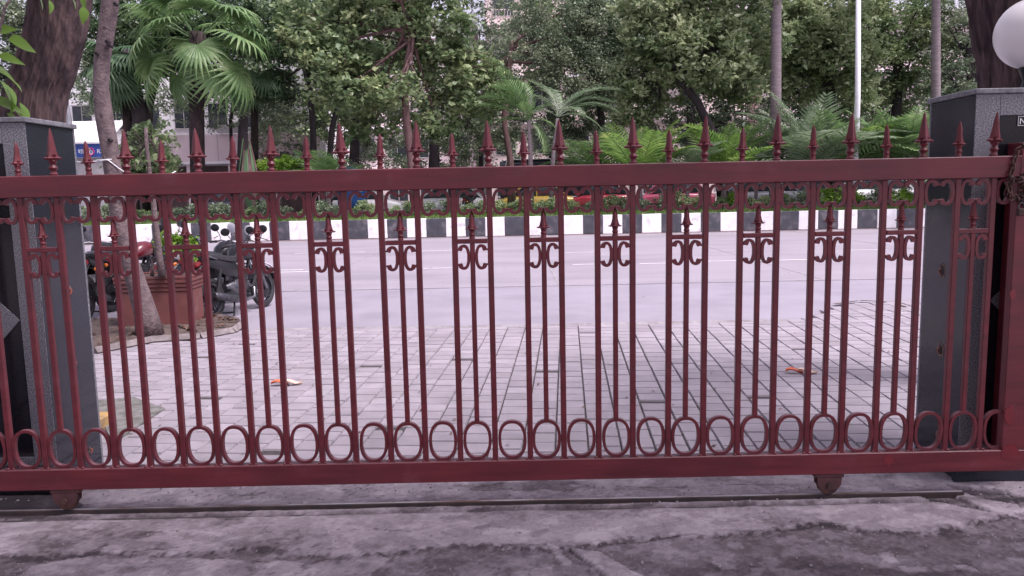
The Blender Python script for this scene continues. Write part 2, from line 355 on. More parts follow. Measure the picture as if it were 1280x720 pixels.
# expansion joints of the concrete lane
ej = MB()
for k in range(-8, 9): ej.box((k*4.5+.8, (SEAM_Y+KERB_Y)/2, -.0155), (.025, KERB_Y-SEAM_Y-.2, .003))
struct('expansion_joint', ej, M['kerb_plain'])
mk = MB()
for (x0,x1,y) in ((335,385,341),(350,378,338),(368,456,317),(522,566,314),(529,567,336),(706,752,316),(716,750,331),(800,842,330),(884,925,327),(950,1015,326),(1060,1110,313)):
    a = G(x0,y,-.014); b = G(x1,y-.02*(x1-x0),-.014); mk.add([(a.x,a.y,-.012),(b.x,a.y,-.012),(b.x,a.y+.10,-.012),(a.x,a.y+.10,-.012)], [(0,1,2,3)])
tag(obj('lane_marking', mk, M['road_line']), kind='structure')

# foreground: broken concrete threshold and old surface, one displaced sheet
x0,x1,y0,y1 = -3.6, 3.6, -3.0, 4.26
ys = np.concatenate([np.linspace(-3,2.3,40)[:-1], np.arange(2.3, 4.25, .011)]); xs = np.arange(x0, x1+.001, .011)
X, Y = np.meshgrid(xs, ys)
edge_px = [(-200,700),(0,692),(110,688),(200,694),(300,686),(470,690),(560,682),(620,680),(713,681),(807,672),(887,666),(960,661),(1023,653),(1073,660),(1140,665),(1200,655),(1290,640),(1400,636)]
ew = sorted([(G(a,b).x, G(a,b).y) for a,b in edge_px]); ex = np.array([a for a,_ in ew]); ey = np.array([b for _,b in ew])
edge = np.interp(X, ex, ey) + (fbm(X*5, Y*0+3, 4)-.5)*.10
low = 1/(1+np.exp(np.clip((Y-edge)/.006,-40,40)))
Z = (fbm(X*2.2, Y*2.2)-.5)*.014 + (fbm(X*16, Y*16)-.5)*.006 + low*(-.010 + (fbm(X*9+5,Y*9)-.5)*.012)
back = np.clip((Y-4.15)/.1, 0, 1)*(fbm(X*7,Y*7)-.4)*.02; Z -= np.abs(back)
# thin irregular cracks
def crack(pts, wd=.006, dep=.012):
    wd = wd*.62; dep = dep*.7
    global Z, wear_tone
    pw = [G(a,b) for a,b in pts]; dmin = np.full(X.shape, 9.)
    Xn = X+(fbm(X*11,Y*11)-.5)*.05; Yn = Y+(fbm(X*11+9,Y*11)-.5)*.05
    for a,b in zip(pw[:-1], pw[1:]):
        dx,dy = b.x-a.x, b.y-a.y; t = np.clip(((Xn-a.x)*dx+(Yn-a.y)*dy)/(dx*dx+dy*dy),0,1); dmin = np.minimum(dmin, np.hypot(Xn-a.x-t*dx, Yn-a.y-t*dy))
    k = np.exp(-(dmin/wd)**2); Z -= dep*k; wear_tone = wear_tone-k*.55*np.clip(fbm(X*3+1,Y*3,3)*2.6-.5,0,1)
wear_tone = .53 + .09*(1-low) + (fbm(X*1.6+4,Y*2.4,6)-.5)*.65 - low*.26 + (fbm(X*.9+8,Y*2,5)-.5)*.5 + (fbm(X*7+3,Y*9,6)-.5)*.22 + (fbm(X*22,Y*26,4)-.5)*.22 + (fbm(X*50,Y*55,2)-.5)*.30 + .10 - .12*(Y<2.95)
def patch(poly, dz, dw, soft=.02):
    global Z, wear_tone
    pw = [(G(a,b).x, G(a,b).y) for a,b in poly]
    Xn = X+(fbm(X*13+2,Y*13)-.5)*soft*2; Yn = Y+(fbm(X*13+7,Y*13)-.5)*soft*2
    m = inpoly(Xn, Yn, pw); Z += m*dz; wear_tone += m*dw
patch([(40,704),(110,692),(250,697),(380,700),(470,690),(488,694),(470,712),(455,730),(0,740)], .006, .26, .03)
patch([(714,683),(748,687),(800,716),(830,730),(775,735),(757,718)], .010, .34, .008)
patch([(683,678),(696,681),(715,701),(703,704)], .006, .34, .008)
patch([(640,712),(690,704),(688,716),(650,722)], .003, .2, .02)
patch([(1096,690),(1112,688),(1122,699),(1104,700)], .004, .28, .02)
patch([(1125,704),(1158,706),(1160,713),(1130,711)], .004, .3, .02)
patch([(1195,704),(1222,706),(1226,713),(1200,711)], .004, .3, .02)
patch([(905,677),(925,676),(932,683),(915,684)], .003, .22, .02)
patch([(1128,612),(1180,612),(1215,628),(1240,640),(1200,634),(1160,622)], -.014, -.45, .03)
patch([(1180,604),(1240,610),(1290,622),(1290,632),(1230,624)], -.010, -.35, .03)
patch([(560,606),(700,600),(750,606),(700,612),(600,613)], -.006, -.25, .04)
patch([(-60,600),(96,604),(98,640),(40,646),(-60,648)], -.002, -.7, .03)  # darker ground patch around the track at the left end
patch([(0,652),(120,648),(330,655),(250,668),(60,664),(0,672)], -.001, .12, .06)
patch([(0,690),(60,668),(140,672),(120,690),(20,700)], -.001, -.2, .06)
crack([(640,712),(600,700),(560,692),(520,694)]); crack([(713,684),(735,700),(762,722)], .007, .016)
crack([(1060,612),(1000,606),(930,604),(860,610),(770,606)], .006, .014); crack([(1280,642),(1240,648),(1225,655)], .005)
crack([(1255,612),(1278,634)], .008, .016); crack([(420,662),(470,660),(520,664)], .004, .008); crack([(0,700),(60,694),(150,690),(230,683)], .006)
crack([(620,681),(713,682),(807,673),(887,667),(960,662),(1023,655),(1073,661),(1145,666)], .008, .010)
Z -= np.exp(-((Y-GATE_Y+.035)/.02)**2)*.012*(X<2.15); wear_tone -= np.exp(-((Y-GATE_Y+.03)/.03)**2)*.35
wear_tone -= .30*np.clip((fbm(X*38+3,Y*38+8,3)-.60)/.03,0,1)*np.clip(fbm(X*2.1,Y*2.1+5,3)*4-1.6,0,1)
wear_tone += .16*np.clip((fbm(X*9+13,Y*12+2,5)-.575)/.012,0,1)
wear_tone -= .14*np.clip((fbm(X*6+23,Y*9+12,6)-.60)/.010,0,1)
rub = np.exp(-((Y-edge+.01)/.035)**2)*np.clip((fbm(X*40,Y*40,3)-.47)/.03,0,1); Z += rub*.006; wear_tone -= rub*.30
# pebbly grit
gr = fbm(X*45,Y*45,2); Z += np.where(gr > .62, (gr-.62)*.03, 0)
Z += -.002
me = bpy.data.meshes.new('threshold'); ny, nx = X.shape
V = np.stack([X,Y,Z],-1).reshape(-1,3); I = np.arange(nx*ny).reshape(ny,nx)
Fq = np.stack([I[:-1,:-1],I[:-1,1:],I[1:,1:],I[1:,:-1]],-1).reshape(-1,4)
def npmesh(name, V, Fq, smooth=False):
    me = bpy.data.meshes.new(name); k = Fq.shape[1]
    me.vertices.add(len(V)); me.vertices.foreach_set('co', V.astype(np.float32).ravel())
    me.loops.add(Fq.size); me.loops.foreach_set('vertex_index', Fq.astype(np.int32).ravel())
    me.polygons.add(len(Fq)); me.polygons.foreach_set('loop_start', np.arange(0, Fq.size, k, dtype=np.int32))
    if smooth: me.polygons.foreach_set('use_smooth', np.ones(len(Fq), bool))
    me.update(calc_edges=True); return me
me = npmesh('threshold', V, Fq, True)
at = me.attributes.new('wear_tone', 'FLOAT', 'POINT'); at.data.foreach_set('value', wear_tone.astype(np.float32).ravel())
mc = bpy.data.materials.new('old_concrete'); mc.use_nodes = True; t = mc.node_tree; N = t.nodes; L = t.links; b = N['Principled BSDF']; b.inputs['Roughness'].default_value = .88
an = N.new('ShaderNodeAttribute'); an.attribute_name = 'wear_tone'
ge = N.new('ShaderNodeNewGeometry'); n1 = N.new('ShaderNodeTexNoise'); n1.inputs['Scale'].default_value = 55; n1.inputs['Detail'].default_value = 10; n1.inputs['Roughness'].default_value = .72; L.new(ge.outputs['Position'], n1.inputs['Vector'])
ma = N.new('ShaderNodeMath'); ma.operation = 'MULTIPLY_ADD'; ma.inputs[1].default_value = .62; L.new(n1.outputs['Fac'], ma.inputs[0])
mb_ = N.new('ShaderNodeMath'); mb_.operation = 'SUBTRACT'; mb_.inputs[1].default_value = .31; L.new(an.outputs['Fac'], mb_.inputs[0]); L.new(mb_.outputs[0], ma.inputs[2])
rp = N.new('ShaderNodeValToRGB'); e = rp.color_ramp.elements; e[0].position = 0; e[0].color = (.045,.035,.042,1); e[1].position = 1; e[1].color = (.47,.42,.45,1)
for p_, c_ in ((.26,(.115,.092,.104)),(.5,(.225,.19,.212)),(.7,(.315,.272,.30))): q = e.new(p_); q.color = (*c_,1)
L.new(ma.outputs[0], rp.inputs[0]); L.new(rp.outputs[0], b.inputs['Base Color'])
n2 = N.new('ShaderNodeTexNoise'); n2.inputs['Scale'].default_value = 160; n2.inputs['Detail'].default_value = 4; L.new(ge.outputs['Position'], n2.inputs['Vector'])
bp = N.new('ShaderNodeBump'); bp.inputs['Strength'].default_value = .9; bp.inputs['Distance'].default_value = .006; L.new(n2.outputs['Fac'], bp.inputs['Height']); L.new(bp.outputs[0], b.inputs['Normal'])
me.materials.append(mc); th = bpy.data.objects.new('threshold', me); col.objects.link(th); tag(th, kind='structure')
# wide surroundings of the entrance, outside the frame
struct('entrance_yard', MB().add([(-30,-30,-.04),(30,-30,-.04),(30,7.7,-.04),(-30,7.7,-.04)], [(0,1,2,3)]), M['kerb_plain'])
# loose grit
gm = MB()
for k in range(420):
    px = random.uniform(0,1280); py = random.choice([random.uniform(655,720), random.uniform(604,630)]); g = G(px,py); s = random.uniform(.003,.010)*random.choice([.6,1,1])
    gm.box((g.x, g.y, .001), (s*1.5, s, s*.8), rz=random.random()*3, taper=.6)
tag(obj('grit', gm, M['kerb_plain']), 'loose grit and crumbs of concrete on the threshold', 'grit', kind='stuff')

# ------------------------------------------------------------------ paved apron
A = math.atan(70/970)
fv = Vector((math.sin(A), math.cos(A), 0)); rv = Vector((math.cos(A), -math.sin(A), 0))
j0 = G(693.7, 565); PW, PL = .2065, .192
U0 = j0.dot(rv); vn = G(640, 598).dot(fv)
far_pts = sorted([(G(a,b).dot(rv), G(a,b).dot(fv)) for a,b in ((-300,470),(60,421),(340,411.5),(640,407.5),(800,404.5),(960,402),(1010,398),(1030,388),(1055,380),(1100,376),(1150,376),(1250,372))])
fu = [a for a,_ in far_pts]; fvv = [b for _,b in far_pts]
apron = MB(); nf = vn-.6
pl = [rv*U+fv*V_ for U,V_ in zip(fu,fvv)]
apron.add([tuple((rv*u+fv*nf).xyz[:2])+(-.0145,) for u in (fu[0], fu[-1])] + [(p.x,p.y,-.0145) for p in reversed(pl)], [tuple(range(2+len(pl)))])
ap = struct('paved_apron', apron, M['grout'])
def paver_mb(u0,u1,v0,v1,z,mb):
    g = .0034+random.random()*.0016; e = .005; q = []; h = g*1.7
    for (uu,vv,zz) in ((u0+g,v0+h,-.013),(u1-g,v0+h,-.013),(u1-g,v1-h,-.013),(u0+g,v1-h,-.013),(u0+g+e,v0+h+e,z),(u1-g-e,v0+h+e,z),(u1-g-e,v1-h-e,z),(u0+g+e,v1-h-e,z)):
        p = rv*uu+fv*vv; q.append((p.x,p.y,zz))
    mb.add(q, [(4,5,6,7),(0,1,5,4),(1,2,6,5),(2,3,7,6),(3,0,4,7)])
cands = []
for c in range(-60, 60):
    u0 = U0+c*PW; u1 = u0+PW; uc = (u0+u1)/2
    if uc < fu[0] or uc > fu[-1]: continue
    vf = np.interp(uc, fu, fvv); off = random.random()*PL*.5 + (PL*.5 if c % 2 else 0); vnc = (4.24-uc*rv.y)/fv.y; v = vn-off-1.0; v = v+PL*math.floor((vnc-v)/PL)
    while v < vf:
        a, b_ = max(v, vnc), min(v+PL, vf)
        if b_-a > .03: cands.append((u0,u1,a,b_))
        v += PL*(1 if random.random() > .02 else 1.5)
def inview(c):
    p = rv*(c[0]+c[1])/2+fv*(c[2]+c[3])/2; loc = CR.transposed() @ (p-Vector((0,0,H))); x = 640+F*loc.x/-loc.z; y = 360-F*loc.y/-loc.z
    return 100 < x < 1160 and y < 580, -loc.z
sc_ = [(inview(c), c) for c in cands]
vis = sorted([c for (v_, c) in [((s[0], s[1]), c) for s, c in sc_] if v_[0]], key=lambda c: c[2])
near = vis[:295]; ns = set(near)
proto = {}
for c in near:
    full = abs((c[3]-c[2])-PL) < 1e-6
    ctr = rv*(c[0]+c[1])/2+fv*(c[2]+c[3])/2
    if full:
        if 'p' not in proto:
            m0 = MB(); u_, v_ = (c[0]+c[1])/2, (c[2]+c[3])/2; paver_mb(c[0]-u_, c[1]-u_, c[2]-v_, c[3]-v_, 0, m0); proto['p'] = mesh(m0, 'paver'); proto['p'].materials.append(M['paver'])
        me_ = proto['p']
    else:
        m0 = MB(); u_, v_ = (c[0]+c[1])/2, (c[2]+c[3])/2; paver_mb(c[0]-u_, c[1]-u_, c[2]-v_, c[3]-v_, 0, m0); me_ = mesh(m0, 'paver'); me_.materials.append(M['paver'])
    o = bpy.data.objects.new('paver', me_); col.objects.link(o); o.parent = ap; o.location = (ctr.x, ctr.y, random.uniform(-.003,.003)); o.rotation_euler = (random.gauss(0,.004), random.gauss(0,.004), random.gauss(0,.004))
rest = MB()
for c in cands:
    if c not in ns: paver_mb(*c, random.uniform(-.003,.003), rest)
o = obj('far_pavers', rest, M['paver'], ap); o['kind'] = 'stuff'
# edging and broken gap at far edge
eg = MB()
for a,b in ((( 320,412.5),(560,409.5)),((560,409.5),(760,405.5)),((760,405.5),(985,401))):
    p,q = G(*a), G(*b); eg.tube([p+Vector((0,0,-.015)), q+Vector((0,0,-.015))], .03, 4, flat=1.2)
obj('edging_strip', eg, M['kerb_plain'], ap)
bk = MB()
for a,b,ww in (((1046,381),(1075,376.5),.05),((1075,376.5),(1108,378),.06),((1118,381),(1130,384),.05)):
    p,q = G(*a), G(*b); d = (q-p).normalized().cross(Vector((0,0,1))); bk.add([p+Vector((0,0,.006)), q+Vector((0,0,.006)), q-d*ww+Vector((0,0,.006)), p-d*ww*1.5+Vector((0,0,.006))], [(0,1,2,3)])
obj('missing_edge_gap', bk, M['soil'], ap)

# ------------------------------------------------------------------ tree bed
bed_px = [(60,430),(118,436),(190,422),(250,418),(290,411),(301,403),(298,399),(282,395),(262,394),(240,396),(200,396),(150,397),(60,400)]
bed = MB(); bp_ = [G(a,b,.05) for a,b in bed_px]; n = len(bp_)
cx = sum((p.x for p in bp_))/n; cy = sum((p.y for p in bp_))/n
vs = [(p.x,p.y,.05) for p in bp_]+[(p.x,p.y,-.03) for p in bp_]+[(cx,cy,.09)]
bed.add(vs, [(k,(k+1)%n,2*n) for k in range(n)]+[(k,k+n,(k+1)%n+n,(k+1)%n) for k in range(n)])
bedo = struct('tree_bed', bed, M['soil'])
for i in range(n-2):
    a, b_ = bp_[i], bp_[i+1]
    km = MB(); km.tube([a+Vector((0,0,-.035)), b_+Vector((0,0,-.035))], .055, 4, flat=1.0, up=(0,0,1)); obj('kerb_stone', km, M['bed_kerb'], bedo)
lt = MB()
for k in range(500):
    i = random.random(); a = random.choice(bp_); p = Vector((cx,cy,0)).lerp(Vector((a.x,a.y,0)), math.sqrt(random.random())*.95); s = random.uniform(.02,.05); an_ = random.random()*6; zz = .075+random.random()*.03
    d = Vector((math.cos(an_), math.sin(an_), random.uniform(-.3,.3)))*s; e_ = Vector((-math.sin(an_), math.cos(an_), random.uniform(-.3,.3)))*s*.5; c_ = Vector((p.x,p.y,zz))
    lt.add([c_-d, c_+e_, c_+d, c_-e_], [(0,1,2,3)])
M['litter'] = mat('leaf_litter', (.14,.075,.05), (.07,.04,.035), 3, .9, rnd=.4)
tag(obj('leaf_litter', lt, M['litter']), 'dry brown leaf litter in the tree bed beside the planter', 'leaf litter', kind='stuff')
# grey slab and yellow kerb stub behind left pillar
a,b_,c_,d_ = G(118,502), G(168,498), G(206,512), G(140,556)
sl = MB(); sl.add([(p.x,p.y,z) for z in (.012,-.02) for p in (a,b_,c_,d_)], [(0,1,2,3),(0,4,5,1),(1,5,6,2),(2,6,7,3),(3,7,4,0)])
struct('cement_patch', sl, mat('mossy_cement', (.20,.195,.19), (.10,.10,.085), 12, .9, .6, 60, glob=True))
g1 = G(124,541); ys_ = MB(); ys_.bbox((g1.x-.13, g1.y+.02, -.02), (g1.x-.012, g1.y+.24, .085), .010)
yk = obj('kerb_stub', ys_, M['kerb_yellow']); tag(yk, 'short yellow painted kerb stub at the foot of the left pillar', 'kerb')

# ------------------------------------------------------------------ median with painted kerb
KD = KERB_Y; KH = P(640, 271.0, KD).z
med = MB(); med.add([(-60,KD+.18,KH-.02),(60,KD+.18,KH-.02),(60,KD+1.2,KH+.10),(-60,KD+1.2,KH+.10),(60,KD+7.5,KH+.12),(-60,KD+7.5,KH+.12),(60,KD+7.6,-.1),(-60,KD+7.6,-.1)], [(0,1,2,3),(3,2,4,5),(5,4,6,7)])
struct('median_grass', med, M['grassland'])
kb = MB(); kb.box((0, KD+.12, KH/2-.03), (120, .1, KH-.04)); kerb = struct('median_kerb', kb, M['kerb_base'])
depth = (CR.transposed() @ (P(640,285,KD)-Vector((0,0,H)))).z*-1
BL = 24.5*depth/F; xb = P(631, 285, KD).x
bm_ = {}
for q,mm in ((0,'kerb_black'),(1,'kerb_white')):
    for v_ in range(3):
        m0 = MB(); m0.bbox((.004,0,0), (BL-.004,.16,KH), .012)
        me_ = mesh(m0, 'kerb_block'); 
        if v_: 
            for vv in me_.vertices: vv.co.x += random.uniform(-.006,.006); vv.co.z += random.uniform(-.008,.008) if vv.co.z > .1 else 0
        me_.materials.append(M[mm]); bm_[(q,v_)] = me_
for k in range(-36, 37):
    o = place(bm_[(k % 2, random.randrange(3))], 'kerb_block', kerb, (xb+k*BL, KD+random.uniform(-.008,.008), random.uniform(-.006,.006)))
    o['label'] = 'white painted kerb block' if k % 2 else 'black painted kerb block'
gut = sheet(-60, KD-.30, 60, KD-.01, -.010); struct('gutter', gut, M['kerb_base'])
# grass tufts
def blades(n, x0,x1,y0,y1,zf,h,wd):
    x = rng.uniform(x0,x1,n); y = rng.uniform(y0,y1,n); z = zf(y); hh = h*rng.uniform(.5,1.2,n); a = rng.uniform(0,6.28,n)
    dx, dy = np.cos(a)*wd, np.sin(a)*wd; lx, ly = rng.normal(0,.35,n)*hh, rng.normal(0,.35,n)*hh
    V = np.stack([np.stack([x-dx,y-dy,z],-1), np.stack([x+dx,y+dy,z],-1), np.stack([x+lx,y+ly,z+hh],-1)],1).reshape(-1,3)
    return npmesh('grass', V, np.arange(3*n).reshape(-1,3))
zf = lambda y: np.where(y < KD+1.2, KH-.02+(y-KD-.18)/1.02*.12, KH+.10)
me_ = blades(26000, -17, 17, KD+.17, KD+2.2, zf, .13, .012); me_.materials.append(M['grass']); o = bpy.data.objects.new('grass', me_); col.objects.link(o); tag(o, 'short green grass along the top of the median', 'grass', kind='stuff')

# ------------------------------------------------------------------ far carriageway and far pavement
FZ = 0.0
struct('far_road', sheet(-60, KD+7.4, 60, KD+17.05, .40), M['asphalt'])
fp = MB(); fp.box((0, KD+24, .20), (120, 13.9, .54)); struct('far_pavement', fp, M['kerb_plain'])

# ------------------------------------------------------------------ sliding gate
bot_z0 = P(640,601.5,GATE_Y).z; bot_z1 = P(640,575.5,GATE_Y).z; top_z0 = P(640,235,GATE_Y).z; top_z1 = P(640,207.5,GATE_Y).z
gxs = {}  # x of large spear positions
sp_px = [67,155,245,336,428,519,610,701,792,883,974,1067,1157,1246]
# x world from spear pixels (at rail top height), least squares -> equal pitch
wx = []
for px in sp_px:
    py = 207.5-(px-640)*.0208; wx.append(P(px, py, GATE_Y).x)
k_ = np.arange(len(wx)); pitch2, x_first = np.polyfit(k_, wx, 1); PT = pitch2/2
gate = thing('sliding_gate', 'long maroon painted iron sliding gate with spear points, running on a ground rail', 'gate', (0, GATE_Y, 0))
XR_IN = P(1262, 400, GATE_Y).x; XR = P(1279, 200, GATE_Y).x; XL = x_first-PT*8.5
BD = .028
r = MB(); r.bbox((XL, -.0, top_z0), (XR, .055, top_z1), .004); obj('top_rail', r, M['gate'], gate)
r = MB(); r.bbox((XL, 0, bot_z0), (XR+.12, .055, bot_z1), .004); obj('bottom_rail', r, M['gate'], gate)
rs = MB(); rs.bbox((XR_IN, .002, bot_z1+.0005), (XR+.12, .05, top_z0-.0005), .003); obj('end_stile', rs, M['gate'], gate)
# flaked repaint patches, thin sheets of paint
def blotch(cx_, cz_, w_, h_, y=-.0012):
    n = 22; m0 = MB(); pts = []
    for k in range(n):
        th_ = 2*math.pi*k/n; q = 1+random.uniform(-.18,.18); pts.append((cx_+math.cos(th_)*w_/2*q, cz_+math.sin(th_)*h_/2*q))
    m0.prism(pts, y, .002); return m0
xw = lambda px, py: P(px, py, GATE_Y)
for (px,py,w_,h_) in ((1110,575,.05,.06),(1262,566,.10,.08),(1262,520,.05,.10),(1266,368,.03,.05)):
    p = xw(px,py); obj('repaint_patch', blotch(p.x, p.z, w_, h_), M['gate_red'], gate)
# bars
bar = MB(); bar.bbox((-BD/2, .012, bot_z1-.001), (BD/2, .012+BD, top_z0+.001), .003); bar_me = mesh(bar, 'bar'); bar_me.materials.append(M['gate'])
CB_Z = P(640, 303.5, GATE_Y).z; 
RH = .5*(P(640,526.5,GATE_Y).z - bot_z1); RW = (PT-BD)/2-.001
rt = .0145
pts = []; nr = 40
def sup(th, a, b, e=2.35):
    c_, s_ = math.cos(th), math.sin(th); return (a*math.copysign(abs(c_)**(2/e), c_), b*math.copysign(abs(s_)**(2/e), s_))
ring = MB(); vs = []; fs = []
for i in range(nr):
    th_ = 2*math.pi*i/nr; xo, zo = sup(th_, RW, RH); xi_, zi_ = sup(th_, RW-rt, RH-rt)
    for (x,z,y) in ((xo,zo,.014),(xi_,zi_,.014),(xi_,zi_,.038),(xo,zo,.038)): vs.append((x,y,z))
for i in range(nr):
    j = (i+1)%nr
    for q in range(4): fs.append((i*4+q, j*4+q, j*4+(q+1)%4, i*4+(q+1)%4))
ring.add(vs, fs); ring_me = mesh(ring, 'ring', 'auto'); ring_me.materials.append(M['gate'])
SB = .024
sbar = MB(); sbar.bbox((-SB/2,.014,bot_z1+2*RH-.004), (SB/2,.014+SB,CB_Z-.001), .003); sbar_me = mesh(sbar,'short_bar'); sbar_me.materials.append(M['gate'])
cb = MB(); cb.bbox((-(PT-BD)/2,.013,CB_Z-.001), ((PT-BD)/2,.013+.026,CB_Z+.022), .002); cb_me = mesh(cb,'crossbar'); cb_me.materials.append(M['gate'])
def cscroll(w_, h_, t_=.0145):   # opens towards +x, back at x=0
    pts = []; ws = []
    n = 26
    for i in range(n+1):
        th_ = R(52)+R(256)*i/n; x,z = sup(th_, w_/2-t_/2, h_/2-t_/2, 2.3); pts.append((x+w_/2, z)); k = min(i, n-i); ws.append(t_*(1+ (.55 if k==0 else .3 if k==1 else .1 if k==2 else 0)))
    a = pts[0]; pts = [(a[0]+.004, a[1]-.013)]+pts; ws = [t_*1.25]+ws
    a = pts[-1]; pts = pts+[(a[0]+.004, a[1]+.013)]; ws = ws+[t_*1.25]
    m0 = MB(); m0.ribbon(pts, ws, .014, .034)
    for sg in (1,-1):      # flared beak at both ends
        x_, z_ = pts[0] if sg > 0 else pts[-1]
        m0.bbox((x_-.004,.0145,min(z_,z_+sg*.010)), (w_+.0005,.0335,max(z_,z_+sg*.010)), .002)
    return m0
BAND = top_z0 - P(640,268.5,GATE_Y).z
sw = (PT-BD)/2
s1 = mesh(cscroll(sw, BAND*.98), 'scroll'); s1.materials.append(M['gate'])
sw2 = (PT-BD-SB)/4*2
s2 = mesh(cscroll(sw2, .125), 'scroll'); s2.materials.append(M['gate'])
# spearheads
def spear(h_, w_):
    k = h_/.22
    prof = [(.014,0),(.020,.004),(.020,.010),(.013,.014),(.012,.022),(.019,.028),(.022,.036),(.018,.044),(.012,.050),(.013,.056),(.020,.062),(.022,.068),(.014,.074),
            (.018,.079),(.036,.074),(.0465,.0775),(.048,.083),(.0435,.0845),(.034,.087),(.028,.098),(.0235,.115),(.019,.14),(.013,.175),(.006,.207),(.0015,.22)]
    q = w_/.093
    def mod(j, th):
        if j < 13: return 1
        c4 = .5+.5*math.cos(4*th); 
        if j <= 18: return (.42+.58*c4**.8)
        return .80+.20*c4
    m0 = MB(); m0.lathe([(r_*(q if r_>.016 else 1), z*k) for r_,z in prof], (0,.027,0), 16, 'Z', mod)
    return m0
big = mesh(spear(.222,.088),'spearhead','auto'); sm = mesh(spear(.170,.066),'spearhead','auto'); mini = mesh(spear(.138,.066),'spearhead','auto')
for q in (big,sm,mini): q.materials.append(M['gate'])
i = -8
xpos = []
while x_first+PT*i < XR_IN-.0: xpos.append((i, x_first+PT*i)); i += 1
for i, x in xpos:
    place(bar_me, 'bar', gate, (x+random.gauss(0,.0012),0,0), (0,random.gauss(0,.0012),0))
    large = (i % 2 == 0)
    place(big if large else sm, 'spearhead', gate, (x+random.uniform(-.002,.002),0,top_z1-.001), (random.gauss(0,.02),random.gauss(0,.022),random.gauss(0,.12)), (1,1,random.uniform(.96,1.03)))
    # gap to the right of this bar
    xc = x+PT/2
    last = (x+PT > XR_IN)
    if not last or True:
        if last:
            place(s1, 'scroll', gate, (x+BD/2, 0, top_z0-BAND/2))
            # cut ring that dies into the stile
            m0 = MB(); pp = [sup(R(75)+R(210)*k/24, RW-rt/2, RH-rt/2) for k in range(25)]; m0.ribbon(pp, [rt]*25, .014, .038); obj('ring', m0, M['gate'], gate).location = (xc,0,bot_z1+RH)
            continue
        place(s1, 'scroll', gate, (x+BD/2, 0, top_z0-BAND/2)); place(s1, 'scroll', gate, (x+PT-BD/2, 0, top_z0-BAND/2), (0,0,0), (-1,1,1))
        place(ring_me, 'ring', gate, (xc+random.gauss(0,.001),random.uniform(-.003,.003),bot_z1+RH), (0,random.gauss(0,.035),random.gauss(0,.02)), (random.uniform(.97,1.0),1,random.uniform(.975,1.01)))
        if not large:
            place(sbar_me, 'short_bar', gate, (xc,0,0)); place(cb_me, 'crossbar', gate, (xc,0,0))
            place(mini, 'spearhead', gate, (xc,0,CB_Z+.021))
            zc = CB_Z-.062-.006
            place(s2, 'scroll', gate, (xc+SB/2,0,zc)); place(s2, 'scroll', gate, (xc-SB/2,0,zc), (0,0,0), (-1,1,1))
wbd = MB(); wbd.lathe([(.002,-.004),(.009,-.003),(.011,.001),(.007,.006),(.002,.007)], (0,0,0), 8); wb_me = mesh(wbd,'weld_bead',True); wb_me.materials.append(M['gate'])
for i, x in xpos:
    for sg in (-1,1): place(wb_me,'weld_bead',gate,(x+sg*BD*.5,.013+random.uniform(-.002,.002),bot_z1+.002),(0,0,random.random()*6),(random.uniform(.6,1.2),random.uniform(.5,1),random.uniform(.6,1.2)))
# roller brackets
for px in (79, 1037):
    p = P(px, 603, GATE_Y); zb = bot_z0
    m0 = MB(); m0.bbox((p.x-.075,.004,zb-.018), (p.x+.075,.05,zb+.0), .002); br = obj('roller_bracket', m0, M['bracket'], gate)
    for yy in (.000,.045):
        m1 = MB(); poly = [(p.x-.062,zb-.018),(p.x+.062,zb-.018),(p.x+.060,zb-.055),(p.x+.040,zb-.078),(p.x-.040,zb-.078),(p.x-.060,zb-.055)]; m1.prism(poly, yy, yy+.006); obj('cheek_plate', m1, M['bracket'], br)
    m2 = MB(); rr = .054; m2.lathe([(rr*.9,.008),(rr,.012),(rr*.88,.020),(rr*.88,.030),(rr,.038),(rr*.9,.042)], (p.x,0,.020+rr), 24, 'Y'); obj('roller', m2, M['rust'], br)
    m3 = MB(); m3.lathe([(.016,-.012),(.016,-.002),(.013,.0)], (p.x,0,.020+rr), 6, 'Y'); obj('bolt', m3, M['rust'], br)
# ground rail
RX1 = G(1208,621).x
tr = thing('gate_track', 'worn steel rail with rusty sides set in the concrete under the gate', 'rail', (RX1-3, GATE_Y+.028, 0))
m0 = MB(); m0.bbox((-5,-.016,-.015),(3,.016,.0165),.002); obj('rusty_web', m0, mat('dark_rail_grime', (.045,.028,.026), (.02,.015,.016), 14, .8), tr)
m0 = MB(); m0.tube([(-5,0,.0165),(2.995,0,.0165)], .0058, 8); obj('rail_crown', m0, M['rail_steel'], tr, smooth=True)

